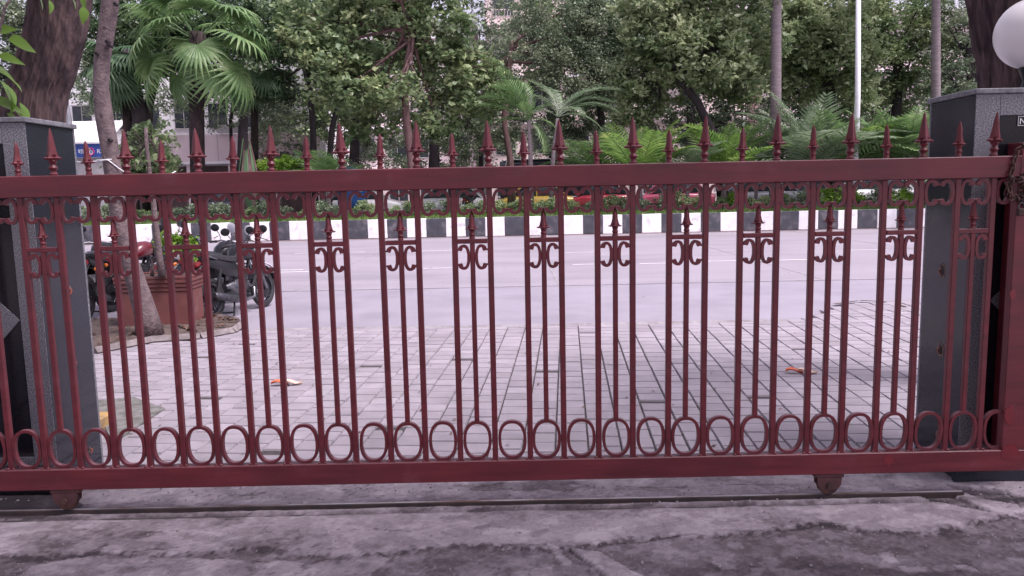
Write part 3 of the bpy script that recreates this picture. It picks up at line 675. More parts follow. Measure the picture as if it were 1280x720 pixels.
# ------------------------------------------------------------------ pillars
def pillar(name_label, sgn, xin, D0, D1, ztop, wdt, side_holes):
    t = thing('granite_pillar', name_label, 'pillar', (xin, D0, 0))
    X = lambda a: sgn*a           # a = distance outward from the inner face
    def bx(a0,a1,y0,y1,z0,z1,bev=.003):
        m = MB(); xa, xb_ = sorted((X(a0), X(a1))); m.bbox((xa,y0,z0),(xb_,y1,z1),bev); return m
    dp = D1-D0
    obj('core', bx(.022, wdt-.01, .022, dp-.01, 0, ztop-.03), M['kerb_plain'], t)
    # polished inner side in three slabs with recessed joints
    zs = [0.0, ztop-.028]
    for z0,z1 in zip(zs[:-1], zs[1:]): obj('side_slab', bx(0,.0215,.004,dp,z0+.001,z1-.001,.0015), M['granite_side'], t)
    bw = .125; iz1 = ztop-.135; iz0 = .20
    # front border slabs
    obj('front_slab', bx(.001,bw,0,.0215,.0,ztop-.028,.0015), M['granite'], t)
    obj('front_slab', bx(wdt-bw,wdt,0,.0215,.0,ztop-.028,.0015), M['granite'], t)
    obj('front_slab', bx(bw+.001,wdt-bw-.001,0,.0215,iz1,ztop-.028,.0015), M['granite'], t)
    obj('front_slab', bx(bw+.001,wdt-bw-.001,0,.0215,.0,iz0,.0015), M['granite'], t)
    obj('inlay_panel', bx(bw+.002,wdt-bw-.002,.006,.0215,iz0+.001,iz1-.001,.001), M['black_granite'], t)
    hw = (wdt-2*bw)/2-.004; cxx = X(wdt/2); cz = P(640,388,D0).z-.0
    m = MB(); m.prism([(cxx-hw,cz),(cxx,cz+hw),(cxx+hw,cz),(cxx,cz-hw)], .0005, .0058); obj('diamond_tile', m, M['granite'], t)
    obj('back_slab', bx(.001,wdt,dp+.001,dp+.02,.0,ztop-.028,.0015), M['granite'], t)
    obj('coping', bx(-.012,wdt+.012,-.012,dp+.03,ztop-.027,ztop,.004), M['granite_edge'], t)
    obj('plinth', bx(.03 if sgn<0 else -.03,wdt+.012,-.03,-.001,0,.155,.006), M['black_granite'] if sgn < 0 else M['granite_side'], t)
    for (y_, z_, s_) in side_holes:
        n = 11; pts = []
        for k in range(n):
            th_ = 2*math.pi*k/n; q = random.uniform(.7,1.2); pts.append((y_+math.cos(th_)*.030*s_*q, z_+math.sin(th_)*.036*s_*q))
        vs = [(X(-.0012), a, b) for a,b in pts]+[(X(-.0014), y_+(a-y_)*.6, z_+(b-z_)*.68) for a,b in pts]+[(X(.004), y_, z_)]
        m = MB(); m.add(vs, [(k,(k+1)%n,n+(k+1)%n,n+k) for k in range(n)]); h_ = obj('socket_hole', m, M['hole'], t)
        m = MB(); m.add([(X(-.0016), y_+(a-y_)*.62, z_+(b-z_)*.7) for a,b in pts], [tuple(range(n))]); obj('socket_void_shade', m, M['black'], h_)  # flat black face, the hole's inner shade put into its colour
        m = MB(); m.tube([(X(-.002),y_,z_+.01),(X(-.015),y_+.006,z_),(X(-.010),y_-.004,z_-.022)], .0035, 5); obj('wire_stub', m, M['wire'], h_)
    return t
D0L = 4.12; xin = P(45,300,D0L).x; D1L = D0L*1.108; zt = P(38,146,D0L).z
def sidepos(px,py,xin_):
    d = ray(px,py); t_ = xin_/d.x; return d.y*t_, H+d.z*t_
hl = [(sidepos(86,363,xin)[0]-D0L, sidepos(86,363,xin)[1], .9), (sidepos(92,453,xin)[0]-D0L, sidepos(92,453,xin)[1], .9), (sidepos(112,562,xin)[0]-D0L, sidepos(112,562,xin)[1], .4)]
pillar('left granite gate pillar, polished dark inner side, standing under the big leaning tree trunk', -1, xin, D0L, D1L, zt, .80, hl)
D0R = 4.02; xr = P(1211,300,D0R).x; D1R = D0R*1.105; ztr = P(1213,111,D0R).z
hr = [(sidepos(px,py,xr)[0]-D0R, sidepos(px,py,xr)[1], 1.15) for px,py in ((1178,338),(1176,437),(1174,545))]
pr = pillar('right granite gate pillar with three broken socket holes, under the white globe lamp', 1, xr, D0R, D1R, ztr, .82, hr)
# small letter plate on the right pillar
def text(name, body, size, m, parent, loc, rot, ext=.001):
    cu = bpy.data.curves.new(name, 'FONT'); cu.body = body; cu.size = size; cu.extrude = ext; cu.align_x = 'LEFT'
    o = bpy.data.objects.new(name, cu); dg = None; col.objects.link(o)
    bpy.context.view_layer.update(); me_ = bpy.data.meshes.new_from_object(o); bpy.data.objects.remove(o)
    me_.materials.clear(); me_.materials.append(m); q = bpy.data.objects.new(name, me_); col.objects.link(q); q.parent = parent; q.location = loc; q.rotation_euler = rot; return q
pN = P(1273,156,D0R)
m0 = MB(); m0.bbox((pN.x-xr-.004, .001, pN.z-.006), (pN.x-xr+.14, .0055, pN.z+.044), .001); npl = obj('name_plate', m0, M['black'], pr)
for (a0,a1,b0,b1) in ((-.003,.139,-.005,-.003),(-.003,.139,.041,.043),(-.003,-.001,-.003,.041)):
    m0 = MB(); m0.box((pN.x-xr+(a0+a1)/2, .0003, pN.z+(b0+b1)/2), (a1-a0,.001,b1-b0)); obj('plate_border', m0, M['white_print'], npl)
text('letter', 'N', .045, M['white_print'], npl, (pN.x-xr+.004, .0005, pN.z+.003), (R(90),0,0), .0004)
# fixed latch post behind the gate end
p = P(1268,178,GATE_Y+.12); m0 = MB(); m0.bbox((p.x+.03, GATE_Y+.10, .16), (p.x+.14, D0R-.002, p.z), .003)
obj('latch_channel', m0, M['gate'], pr, True)
# globe lamp
rg = .182; pc = P(1291.5,42,D0R+.17)
t = thing('globe_lamp', 'white opal globe lamp on top of the right granite pillar', 'lamp', (pc.x, pc.y, ztr))
m0 = MB(); m0.lathe([(max(.002,rg*math.sin(math.pi*k/24)), (pc.z-ztr)-rg*math.cos(math.pi*k/24)) for k in range(25)], (0,0,0), 36); obj('globe', m0, M['lamp_glass'], t, smooth=True)
m0 = MB(); zb = pc.z-ztr-rg; m0.lathe([(.07,0),(.07,.012),(.045,.02),(.035,zb*.5),(.055,zb-.005),(.06,zb+.012),(.05,zb+.02)], (0,0,0), 24); obj('lamp_holder', m0, M['plastic_black'], t, smooth='auto')
# chain and padlock hanging over the gate end
ch = thing('chain', 'dark steel chain looped over the right end of the gate', 'chain', (XR-.03, GATE_Y, top_z1))
lk = MB(); q = [(math.cos(2*math.pi*k/14)*(.009), math.sin(2*math.pi*k/14)*.015+(.006 if math.sin(2*math.pi*k/14)>0 else -.006)) for k in range(15)]
lk.tube([(a,0,b) for a,b in q], .0043, 6, cap=False); lk_me = mesh(lk,'link',True); lk_me.materials.append(M['rust'])
path = []
px_path = [(1258,240),(1262,225),(1266,210),(1270,194),(1274,186),(1280,183),(1286,190),(1284,205),(1280,222),(1276,238),(1279,252),(1284,262)]
pw = [P(a,b,GATE_Y-.012)-Vector((XR-.03,GATE_Y,top_z1)) for a,b in px_path]
seg = 0; cur = pw[0].copy(); i = 0; n_l = 0; d_acc = 0
for a,b in zip(pw[:-1], pw[1:]):
    L_ = (b-a).length; k = max(1, round(L_/.028))
    for s_ in range(k):
        p = a.lerp(b, s_/k); d = (b-a).normalized(); rot = d.to_track_quat('Z','Y').to_euler()
        o = place(lk_me,'link',ch,p,(0,0,0)); o.rotation_mode = 'QUATERNION'; o.rotation_quaternion = d.to_track_quat('Z','Y') @ Euler((0,0,R(90)*(n_l%2)+.3)).to_quaternion(); n_l += 1
for kk in range(12):     # second loose turn
    th_ = kk/12*2*math.pi; p = P(1272+10*math.cos(th_), 236+13*math.sin(th_), GATE_Y-.02)-Vector((XR-.03,GATE_Y,top_z1))
    o = place(lk_me,'link',ch,p); o.rotation_euler = (random.uniform(-.4,.4), -th_, R(90)*(kk%2))
pp = P(1277,258,GATE_Y-.03); pd = thing('padlock', 'dark padlock hanging from the chain on the gate end', 'padlock', pp)
m0 = MB(); m0.bbox((-.02,-.01,-.045),(.02,.01,-.01),.004); obj('body', m0, M['rust'], pd)
m0 = MB(); m0.tube([(-.013,0,-.012),(-.013,0,.006),(-.007,0,.016),(0,0,.019),(.007,0,.016),(.013,0,.006),(.013,0,-.012)], .0035, 6); obj('shackle', m0, M['alloy'], pd)

# litter on the paving
for (px,py,lab,ang) in ((350,482,'crumpled orange and cream dead leaf on the pavers at left of the gateway',.1),(993,467,'curled reddish dead leaf on the pavers at right of the gateway',-.2)):
    g = G(px,py); t = thing('dead_leaf', lab, 'leaf', (g.x,g.y,.004), ang)
    for nm, xo, m_, w_ in (('leaf_blade',0,M['litter_red'],.09),('leaf_tip',.11,M['litter_pale'],.10)):
        m0 = MB(); nn = 8; vs = []
        for k in range(nn+1):
            u = k/nn; ww = .035*math.sin(math.pi*min(1,u*.9+.08)); z = .012+.014*math.sin(u*5+xo*9)
            vs += [(xo+(u-.5)*w_*1.6, -ww, z+.016), (xo+(u-.5)*w_*1.6, 0, z), (xo+(u-.5)*w_*1.6, ww, z+.020)]
        m0.add(vs, [(3*k+q,3*k+q+1,3*k+q+4,3*k+q+3) for k in range(nn) for q in (0,1)]); obj(nm, m0, m_, t)

# ------------------------------------------------------------------ planter
pa = G(152,400,.06); pb = G(237,407,.06); pcx = G(252,398,.06)
t = thing('planter', 'rectangular terracotta planter with ribbed rim standing in the tree bed', 'planter', pb)
ax = Vector((-1,-.07,0)).normalized(); Wp = .80; ay = Vector((-ax.y,ax.x,0)); 
if ay.y < 0: ay = -ay
Dp = .56; Hp = P(237,346,pb.y).z-.06
def pbx(a0,a1,b0,b1,z0,z1,bev=.006,tp=0):
    m = MB(); m.bbox((a0,b0,z0),(a1,b1,z1),bev); 
    m.v = [tuple(ax*x+ay*y+Vector((0,0,z))) for (x,y,z) in m.v]; return m
hb = Hp-.17
obj('body', pbx(0,Wp,0,Dp,0,hb), M['terracotta'], t)
for k in range(3): obj('rim_band', pbx(-.012*(k+1),Wp+.012*(k+1),-.012*(k+1),Dp+.012*(k+1),hb+.001+k*.05,hb+.048+k*.05,.006), M['terracotta'], t)
for (a0,a1,b0,b1) in ((-.04,Wp+.04,-.04,.02),(-.04,Wp+.04,Dp-.02,Dp+.04),(-.04,.02,.021,Dp-.021),(Wp-.02,Wp+.04,.021,Dp-.021)):
    obj('rim_lip', pbx(a0,a1,b0,b1,hb+.152,hb+.185,.004), M['terracotta'], t)
obj('soil', pbx(.021,Wp-.021,.021,Dp-.021,hb+.150,hb+.165), M['soil'], t)

# ------------------------------------------------------------------ foliage machinery
def leafcloud(centers, L0, W0, up=.4, droop=0):
    n = len(centers); d = rng.normal(size=(n,3)); d[:,2] = d[:,2]*.6-droop; d /= np.linalg.norm(d,axis=1)[:,None]
    nn = rng.normal(size=(n,3)); nn[:,2] += up*2; s_ = np.cross(d, nn); s_ /= np.linalg.norm(s_,axis=1)[:,None]+1e-9; nrm = np.cross(s_, d)
    k = rng.uniform(.6,1.3,n)[:,None]; L_ = L0*k/2; W_ = W0*k/2
    V = np.stack([centers-d*L_, centers+s_*W_-d*L_*.15+nrm*W_*.35, centers+d*L_-nrm*L_*.2, centers-s_*W_-d*L_*.15+nrm*W_*.35],1).reshape(-1,3)
    return V, np.arange(4*n).reshape(-1,4)
def blobs_pts(blobs, n, clump=.45, per=55, shell=.55):
    vol = np.array([b[3]*b[4]*b[5] for b in blobs])**.75; vol /= vol.sum(); out_ = []
    for b,f in zip(blobs, vol):
        m = max(1, int(n*f/per)); u = rng.normal(size=(m,3)); u /= np.linalg.norm(u,axis=1)[:,None]; r_ = rng.uniform(shell**3,1,m)**(1/3)
        c = np.array(b[:3])+u*r_[:,None]*np.array(b[3:6]); sz = clump*rng.uniform(.5,1.25,m)
        p = rng.normal(size=(m,per,3))*.48; p[:,:,2] *= .62
        out_.append((c[:,None,:]+p*sz[:,None,None]).reshape(-1,3))
    return np.concatenate(out_)
def pxblob(px,py,rx,ry=None,D=30,dd=0,rd=None):
    ry = ry or rx; p = P(px,py,D+dd); k = (D+dd)/F; return (p.x,p.y,p.z,rx*k,(rd or min(rx,ry)*k*.9),ry*k)
def limb(p0, p1, r0, r1, bend=.15, n=6):
    p0, p1 = Vector(p0), Vector(p1); L_ = (p1-p0).length; o = Vector((random.uniform(-1,1),random.uniform(-1,1),.5))*bend*L_; pts = []; rs = []
    for i in range(n+1):
        u = i/n; pts.append(p0.lerp(p1,u)+o*math.sin(math.pi*u)*.6); rs.append(r0+(r1-r0)*u)
    return pts, rs
def furrowed(m0, pts, rs, n=200, sub=16):
    pts = [Vector(p) for p in pts]; vs = []; rows = 0; tot = 0
    for i in range(len(pts)-1):
        for k in range(sub):
            u = k/sub; p0_ = pts[max(i-1,0)]; p1_ = pts[i]; p2_ = pts[i+1]; p3_ = pts[min(i+2,len(pts)-1)]
            p = .5*((2*p1_)+(p2_-p0_)*u+(2*p0_-5*p1_+4*p2_-p3_)*u*u+(3*p1_-p0_-3*p2_+p3_)*u**3); r_ = rs[i]*(1-u)+rs[i+1]*u; tot = p.z
            a = np.arange(n)/n*2*math.pi; arc = a*8.0
            rid = np.abs(fbm(arc*1.7+.5*np.sin(tot*2.2)+vnoise(arc*.3, arc*0+tot*1.2)*1.6, arc*0+tot*1.5, 3)-.45)*2
            big_ = fbm(np.cos(a)*.9+4, np.sin(a)*.9+tot*.5, 3)-.5
            rr = r_*(1+.10*big_)+.024*(np.clip(rid*2.6,0,1)-.7)+.006*(vnoise(arc*4,arc*0+tot*22)-.5)
            for j in range(n): vs.append((p.x+math.cos(a[j])*rr[j], p.y+math.sin(a[j])*rr[j], p.z))
            rows += 1
    fs = [(r_*n+k, r_*n+(k+1)%n, (r_+1)*n+(k+1)%n, (r_+1)*n+k) for r_ in range(rows-1) for k in range(n)]
    m0.add(vs, fs)
def tree(name, label, base, trunk, r0, r1, bark, blobs, leaf, nleaf, L0, W0, clump=.45, per=55, group=None, up=.4, cat='tree', nl=None, droop=0, wob=.06, shell=.55, base_flare=1.25, furrow=0):
    t = thing(name, label, cat, base, group=group)
    N_ = len(trunk); rs = [r0+(r1-r0)*(i/(N_-1)) for i in range(N_)]; rs[0] *= base_flare
    m0 = MB(); m0.tube(trunk, rs, 12, wob=wob) if not furrow else furrowed(m0, trunk, rs); obj('trunk', m0, bark, t, True, True)
    top = Vector(trunk[-1]); top2 = Vector(trunk[max(0,N_-2)])
    for b_ in (blobs if nl is None else blobs[:nl]):
        c = Vector(b_[:3]); st = top.lerp(top2, random.random()*.8); pts_, rr = limb(st, c, r1*.8, r1*.15); m0 = MB(); m0.tube(pts_, rr, 7); 
        for q in range(4):
            e_ = c+Vector((random.uniform(-1,1)*b_[3], random.uniform(-1,1)*b_[4], random.uniform(-.8,.9)*b_[5])); a_ = pts_[random.choice([3,4,5])]; p2, r2 = limb(a_, e_, r1*.3, .008, .1, 4); m0.tube(p2, r2, 5)
        obj('limb', m0, bark, t, True, True)
    pts = blobs_pts(blobs, nleaf, clump, per, shell) - np.array(wloc(t)); V_, F_ = leafcloud(pts, L0, W0, up, droop)
    me_ = npmesh('crown', V_, F_); me_.materials.append(leaf); o = bpy.data.objects.new('crown', me_); col.objects.link(o); o.parent = t
    return t
MZ = KH+.10
def mbase(px, D): 
    x = P(px, 240, D).x; return Vector((x, D, MZ if D < KD+7.5 else .13))
B = lambda *a, **k: pxblob(*a, **k)

# --- big trunk behind the left pillar; its crown shades the entrance (above the frame)
D = 6.6
tp = [P(20,520,D),P(30,330,D),P(41,145,D),P(54,95,D),P(68,45,D),P(76,0,D),P(84,-60,D),P(95,-180,D)]; tp[0].z = -.02
ctr = tp[-1]
over = [(-3.8,2.8,6.4,1.5,1.3,.9),(-1.2,.6,6.6,2.2,1.5,1.0),(-3.6,1.0,6.0,2.0,1.8,1.0),(-1.0,-.2,6.8,2.3,2.0,1.0),(-2.2,-2.4,6.5,2.4,2.2,1.1),(-5.6,2.5,5.8,2,1.8,1.1)]
tree('shade_tree', 'huge leaning dark furrowed trunk behind the left pillar', tp[0], tp, .25, .215, M['bark_dark'], over, M['leaf_mid'], 13000, .26, .14, .6, 45, wob=.05, base_flare=1.4, furrow=1)
D = 5.9
tp = [P(1285,560,D),P(1280,330,D),P(1272,108,D),P(1264,50,D),P(1256,0,D),P(1235,-90,D),P(1210,-220,D)]; tp[0].z = -.02
over = [(3.2,.9,6.4,1.9,1.3,.9),(1.4,.6,6.4,2.0,1.4,1.0),(4.6,.5,6.2,2.0,1.3,1.0),(1.2,-1.6,6.6,2.3,1.8,1.1),(3.2,-2.0,6.3,2.2,2.0,1.1),(6.6,.6,6.0,1.8,1.3,1)]
tree('shade_tree', 'thick dark trunk behind the right pillar and globe lamp', tp[0], tp, .26, .24, M['bark_dark'], over, M['leaf_mid'], 13000, .26, .14, .6, 45, wob=.05, furrow=1)
# grey pipe beside the big trunk
p0 = P(86,150,8.5); m0 = MB(); m0.tube([(p0.x,8.5,-.02),(p0.x,8.5,p0.z),(p0.x-.03,8.5,P(84,108,8.5).z),(p0.x-.05,8.5,P(84,108,8.5).z+2)], .03, 10)
tag(obj('utility_pipe', m0, M['galv'], None, smooth=True), 'thin grey steel pipe rising behind the left pillar', 'pipe')

# --- slender knotted tree in front of the planter
g = G(182,416,.06)
pxs = [(187,418,8.7),(182,392,8.7),(172,358,8.66),(160,322,8.6),(151,280,8.6),(145,240,8.6),(138,190,8.6),(131,150,8.6),(126,110,8.6),(128,75,8.6),(133,40,8.6),(137,8,8.6),(140,-30,8.6),(141,-110,8.6)]
tp = [P(a,b,D) for a,b,D in pxs]; tp[0].z = .04
rr = [.155,.125,.105,.098,.094,.09,.09,.088,.084,.080,.082,.090,.08,.07]
t = thing('slender_tree', 'slender pale knotted tree trunk in front of the terracotta planter', 'tree', tp[0])
m0 = MB(); m0.tube(tp, rr, 14, wob=.10); obj('trunk', m0, M['bark_pale'], t, True, True)
for (px,py) in ((134,52),(137,57),(121,67),(144,5),(137,175)):
    c = P(px,py,8.5); m0 = MB(); m0.lathe([(.002,.07),(.018,.05),(.021,-.012),(.014,-.020),(.005,-.010)], c, 9, 'Y'); obj('knot', m0, M['bark_black'], t, True, True)
m0 = MB(); c = P(135,200,8.6); 
m0.tube([c+Vector((math.cos(k/16*2*math.pi)*.107, math.sin(k/16*2*math.pi)*.107, .003*math.sin(k))) for k in range(17)], .006, 6, cap=False); obj('tie_wire', m0, M['white_metal'], t, True, True)
e_ = tp[-1]; bl = [(e_.x-.5,e_.y-.2,e_.z+1.6,1.5,1.4,.9),(e_.x+.9,e_.y+.3,e_.z+1.9,1.4,1.4,.9),(e_.x-.2,e_.y-.8,e_.z+2.5,1.4,1.3,.8)]
for b_ in bl: pts_, r2 = limb(e_, b_[:3], .06, .02); m0 = MB(); m0.tube(pts_, r2, 7); obj('limb', m0, M['bark_pale'], t, True, True)
V_,F_ = leafcloud(blobs_pts(bl, 4000, .5, 40)-np.array(wloc(t)), .2, .11); me_ = npmesh('crown',V_,F_); me_.materials.append(M['leaf_mid']); o = bpy.data.objects.new('crown',me_); col.objects.link(o); o.parent = t
# clothes line wire hanging from it
a = P(135,200,8.5); b_ = P(220,214,8.8); pts_ = []
for k in range(15):
    u = k/14; q = a.lerp(b_,u); q.z -= .16*math.sin(math.pi*u); pts_.append(q)
pts_ = [a+(Vector((-.6,.1,.03)))]+[a+Vector((-.3,.05,-.02))]+pts_
m0 = MB(); m0.tube(pts_, .006, 5); tag(obj('slack_wire', m0, M['white_metal'], None, smooth=True), 'slack white wire tied round the slender trunk', 'wire')

# --- sapling in the planter
g = P(203,346,9.15); sp_ = [g, P(199,320,9.15), P(195,285,9.15), P(192,255,9.15), P(188,225,9.15), P(184,190,9.15), P(182,160,9.15)]
tree('sapling', 'thin sapling growing out of the terracotta planter', g, sp_, .042, .02, M['bark_pale'], [B(181,185,34,28,D=9.3),B(160,205,18,14,D=9.2),B(205,206,18,12,D=9.4),B(190,165,20,14,D=9.4)], M['leaf_mid'], 900, .085, .045, .13, 22, base_flare=1.1)
g = P(190,345,9.3)
tree('potted_shrub', 'leafy green and cream variegated shrub filling the planter', g, [g, g+Vector((.02,0,.1)), g+Vector((.02,0,.2))], .02, .015, M['bark_pale'], [B(222,305,26,13,D=9.35),B(208,300,12,10,D=9.3),B(238,312,12,12,D=9.35)], M['leaf_lime'], 520, .07, .035, .09, 14, cat='shrub')

# --- fresh big leaves over the left pillar
def bigleaf(Ln, W_):
    m0 = MB(); prof = [0,.55,.9,1,.95,.78,.55,.28,.04]; n = len(prof); vs = []
    for k,pf in enumerate(prof):
        u = k/(n-1); z = -.25*Ln*u*u; vs += [(u*Ln,-W_*pf/2,z+.12*W_*pf),(u*Ln,0,z),(u*Ln,W_*pf/2,z+.12*W_*pf)]
    m0.add(vs, [(3*k+q,3*k+q+1,3*k+q+4,3*k+q+3) for k in range(n-1) for q in (0,1)]); return m0
bl_me = mesh(bigleaf(.14,.085),'leaf',True); bl_me.materials.append(M['leaf_near'])
g = P(-12,135,4.7); t = thing('climbing_plant', 'broad bright green leaves of a plant rising behind the left pillar', 'plant', (g.x,4.7,0))
m0 = MB(); m0.tube([(g.x-.2,4.7,0),(g.x-.15,4.7,1.4),P(-18,120,4.7),P(-6,60,4.7),P(6,10,4.7),P(30,-30,4.7)], [.02,.018,.014,.01,.008,.005], 7); obj('stem', m0, M['bark_pale'], t, True, True)
for (px,py,yaw,pit,s_) in ((10,50,5,15,1.25),(-4,88,-10,25,1.5),(-2,72,10,5,1.1),(0,100,-15,50,1.5),(8,110,-20,65,1.2),(25,128,-20,62,1.1),(-8,128,0,10,1.5),(8,142,5,40,.9),(62,0,-40,70,.6),(104,8,-60,85,.7),(98,-6,20,60,.7),(-12,40,30,-20,1.0),(88,-6,0,60,.6),(46,-8,0,60,.7),(20,140,10,35,.8)):
    o = place(bl_me,'leaf',t,P(px,py,4.65+random.uniform(-.12,.12))-wloc(t),(R(random.uniform(-50,-20)),R(pit),R(yaw)),(s_,s_,s_))

# --- palms
def fan_frond(nseg=26, Rr=1.15, pet=1.2, spread=215, drp=38):
    m0 = MB(); m0.tube([(0,0,0),(pet*.5,0,.05),(pet,0,0)], [.03,.022,.015], 5)
    for k in range(nseg):
        th_ = R(-spread/2+spread*k/(nseg-1)); L_ = Rr*(.72+.28*math.cos(th_*.7))*random.uniform(.92,1.05); c_, s_ = math.cos(th_), math.sin(th_); wd = .046*Rr*1.25
        vs = []; st = [0,.3,.52,.76,1]; ww = [.16,.85,1.0,.55,.04]; dr = [0,-.0,-.03,-.13,-.36]
        for u, q, d in zip(st, ww, dr):
            r_ = u*L_; cx_ = pet+c_*r_; cy_ = s_*r_; z_ = d*L_*random.uniform(.85,1.15)+.10*math.cos(th_)*u*L_*0
            px_, py_ = -s_*wd*q, c_*wd*q
            for (X_,Y_,Z_) in ((cx_+px_,cy_+py_,z_), (cx_,cy_,z_+.030*q), (cx_-px_,cy_-py_,z_)):
                dx_ = X_-pet; ca, sa = math.cos(R(drp)), math.sin(R(drp)); vs.append((pet+dx_*ca+Z_*sa, Y_, -dx_*sa+Z_*ca))
        m0.add(vs, [(3*i_+q,3*i_+q+1,3*i_+q+4,3*i_+q+3) for i_ in range(4) for q in (0,1)])
    return m0
def pin_frond(L_=2.4, lw=.055, ll=.6, n=30, arch=1.1, plum=.25):
    m0 = MB(); pts = []
    for i in range(13):
        u = i/12; a = arch*u; pts.append(Vector((L_*(math.sin(a)/arch if arch else u), 0, L_*((math.cos(a)-1)/arch))))
    m0.tube(pts, [.022*(1-u/13) + .004 for u in range(13)], 5)
    for k in range(n):
        u = .16+.84*k/(n-1); f = u*12; i = min(11,int(f)); p = pts[i].lerp(pts[i+1], f-i); tg = (pts[i+1]-pts[i]).normalized(); up_ = Vector((-tg.z,0,tg.x))
        l_ = ll*math.sin(math.pi*(.15+.78*u))*random.uniform(.85,1.1)
        for sg in (1,-1):
            d = (tg*.65+Vector((0,sg,0))*.95+up_*random.uniform(.05,plum)).normalized(); s_ = tg*lw*.5
            a = p; b_ = p+d*l_*.5; c_ = p+d*l_+Vector((0,0,-.28*l_))
            m0.add([a-s_*.5,a+s_*.5,b_+s_,b_-s_,c_], [(0,1,2,3),(3,2,4)])
    return m0
fan_v = [mesh(fan_frond(24, 1.3, 1.75, 235, q_),'frond',False) for q_ in (18,34,48)]; [q.materials.append(M['frond_fan']) for q in fan_v]
fan_d = [mesh(fan_frond(),'frond',False) for _ in range(2)]; [q.materials.append(M['frond_dark']) for q in fan_d]
def palm(name, label, base, tpts, r0, r1, bark, metas, crown, fr, group=None, boots=None):
    t = thing(name, label, 'palm', base, group=group)
    if tpts:
        m0 = MB(); N_ = len(tpts); m0.tube(tpts, [r0+(r1-r0)*i/(N_-1) for i in range(N_)], 12, wob=.04); obj('trunk', m0, bark, t, True, True)
    if boots: 
        m0 = MB()
        for (p, r_, n) in boots:
            for k in range(n):
                a = random.random()*6.28; q = Vector(p[0]).lerp(Vector(p[1]), random.random()); d = Vector((math.cos(a),math.sin(a),random.uniform(.3,.9))); m0.tube([q+d*r_*.3, q+d*r_*1.0+Vector((0,0,.05))], [.05,.015], 4)
        obj('leaf_bases', m0, M['palm_boots'], t, True)
    for (az, el, s_, roll) in fr:
        me_ = random.choice(metas); o = place(me_,'frond',t,Vector(crown)-wloc(t)); o.rotation_mode = 'QUATERNION'
        o.rotation_quaternion = Euler((0,0,R(az))).to_quaternion() @ Euler((0,-R(el),0)).to_quaternion() @ Euler((R(roll),0,0)).to_quaternion(); o.scale = (s_,s_,s_)
    return t
D = KD+2.4; c = P(247,52,D)
tp = [mbase(246,D), P(246,150,D), P(246,110,D), P(247,70,D), P(247,40,D)]
fr = [(az+random.uniform(-8,8), el+random.uniform(-6,6), s_, random.uniform(-20,20)) for az,el,s_ in
      [(200,-34,1.15),(322,-42,1.2),(345,-32,1.25),(250,-52,1.0),(182,-12,1.1),(215,4,1.05),(290,-20,1.0),(335,-6,1.15),(0,8,1.1),(260,10,.9),
       (175,26,1.0),(205,36,1.0),(235,44,.95),(300,30,1.0),(330,28,1.05),(355,40,1.0),(280,62,.9),(90,30,1),(130,10,1),(50,10,1),(40,45,1),(150,50,1)]]
palm('fan_palm', 'large fan palm with drooping split leaves and fibrous trunk on the median at left', mbase(246,D), tp, .27, .30, M['palm_boots'], fan_v, c, fr, boots=[((P(246,130,D),P(247,60,D)),.55,50)])
D = KD+4.5; c = P(160,88,D)
fr = [(random.uniform(0,360), random.uniform(-50,45), random.uniform(.85,1.05), 0) for _ in range(20)]
palm('fan_palm', 'darker fan palm behind the slender trunk at far left', mbase(160,D), [mbase(160,D),P(160,150,D),P(160,95,D)], .2, .2, M['palm_boots'], fan_d, c, fr)
D = KD+6.2; c = P(318,96,D)
fr = [(random.uniform(150,400), random.uniform(-50,25), random.uniform(.8,1.0), 0) for _ in range(12)]
palm('fan_palm', 'short fan palm with hanging leaves to the right of the large fan palm', mbase(318,D), [mbase(318,D),P(318,150,D),P(318,100,D)], .16, .16, M['palm_boots'], fan_d, c, fr)

pin_g = [mesh(pin_frond(2.5,.075,.72,22,1.25),'frond') for _ in range(3)]; [q.materials.append(M['frond_grey']) for q in pin_g]
pin_l = [mesh(pin_frond(2.3,.075,.72,20,1.15),'frond') for _ in range(3)]; [q.materials.append(M['frond_lime']) for q in pin_l]
pin_m = [mesh(pin_frond(2.3,.075,.76,21,1.3),'frond') for _ in range(3)]; [q.materials.append(M['frond_fan']) for q in pin_m]
pin_l[0] = mesh(pin_frond(2.3,.075,.70,20,.6),'frond'); pin_l[0].materials.append(M['frond_lime']); pin_m[0] = mesh(pin_frond(2.3,.075,.74,21,.6),'frond'); pin_m[0].materials.append(M['frond_fan']); pin_g2 = pin_g[:2]+[mesh(pin_frond(2.3,.075,.74,21,.6),'frond')]; pin_g2[2].materials.append(M['frond_grey'])
pin_big = [mesh(pin_frond(3.4,.09,.8,36,1.2),'frond') for _ in range(2)]; [q.materials.append(M['frond_dark']) for q in pin_big]
# pair of feather palms in the middle
D = KD+2.0
palm('feather_palm', 'feather palm with a tall upright pale green frond, left of the middle pair', mbase(664,D), [mbase(664,D), P(663,190,D), P(661,150,D)], .10,.07, M['palm_bark'], pin_m, P(661,150,D),
     [(40,88,.95,80),(60,80,.9,95),(170,72,.95,60),(190,60,.95,20),(180,35,.9,0),(175,12,.8,0),(330,-25,.65,0),(345,15,.55,0),(200,75,.9,20),(260,40,.6,0),(15,62,.6,20)])
palm('feather_palm', 'leaning feather palm with silvery arching fronds, right of the middle pair', mbase(688,D), [mbase(688,D), P(692,190,D), P(697,148,D)], .09,.06, M['palm_bark'], pin_g, P(697,146,D),
     [(110,84,.75,70),(60,76,.75,60),(10,50,.95,0),(0,38,1.0,0),(350,18,.75,0),(195,40,.5,0),(200,70,.6,0),(300,35,.7,0),(20,66,.85,0),(355,58,1.05,0)])
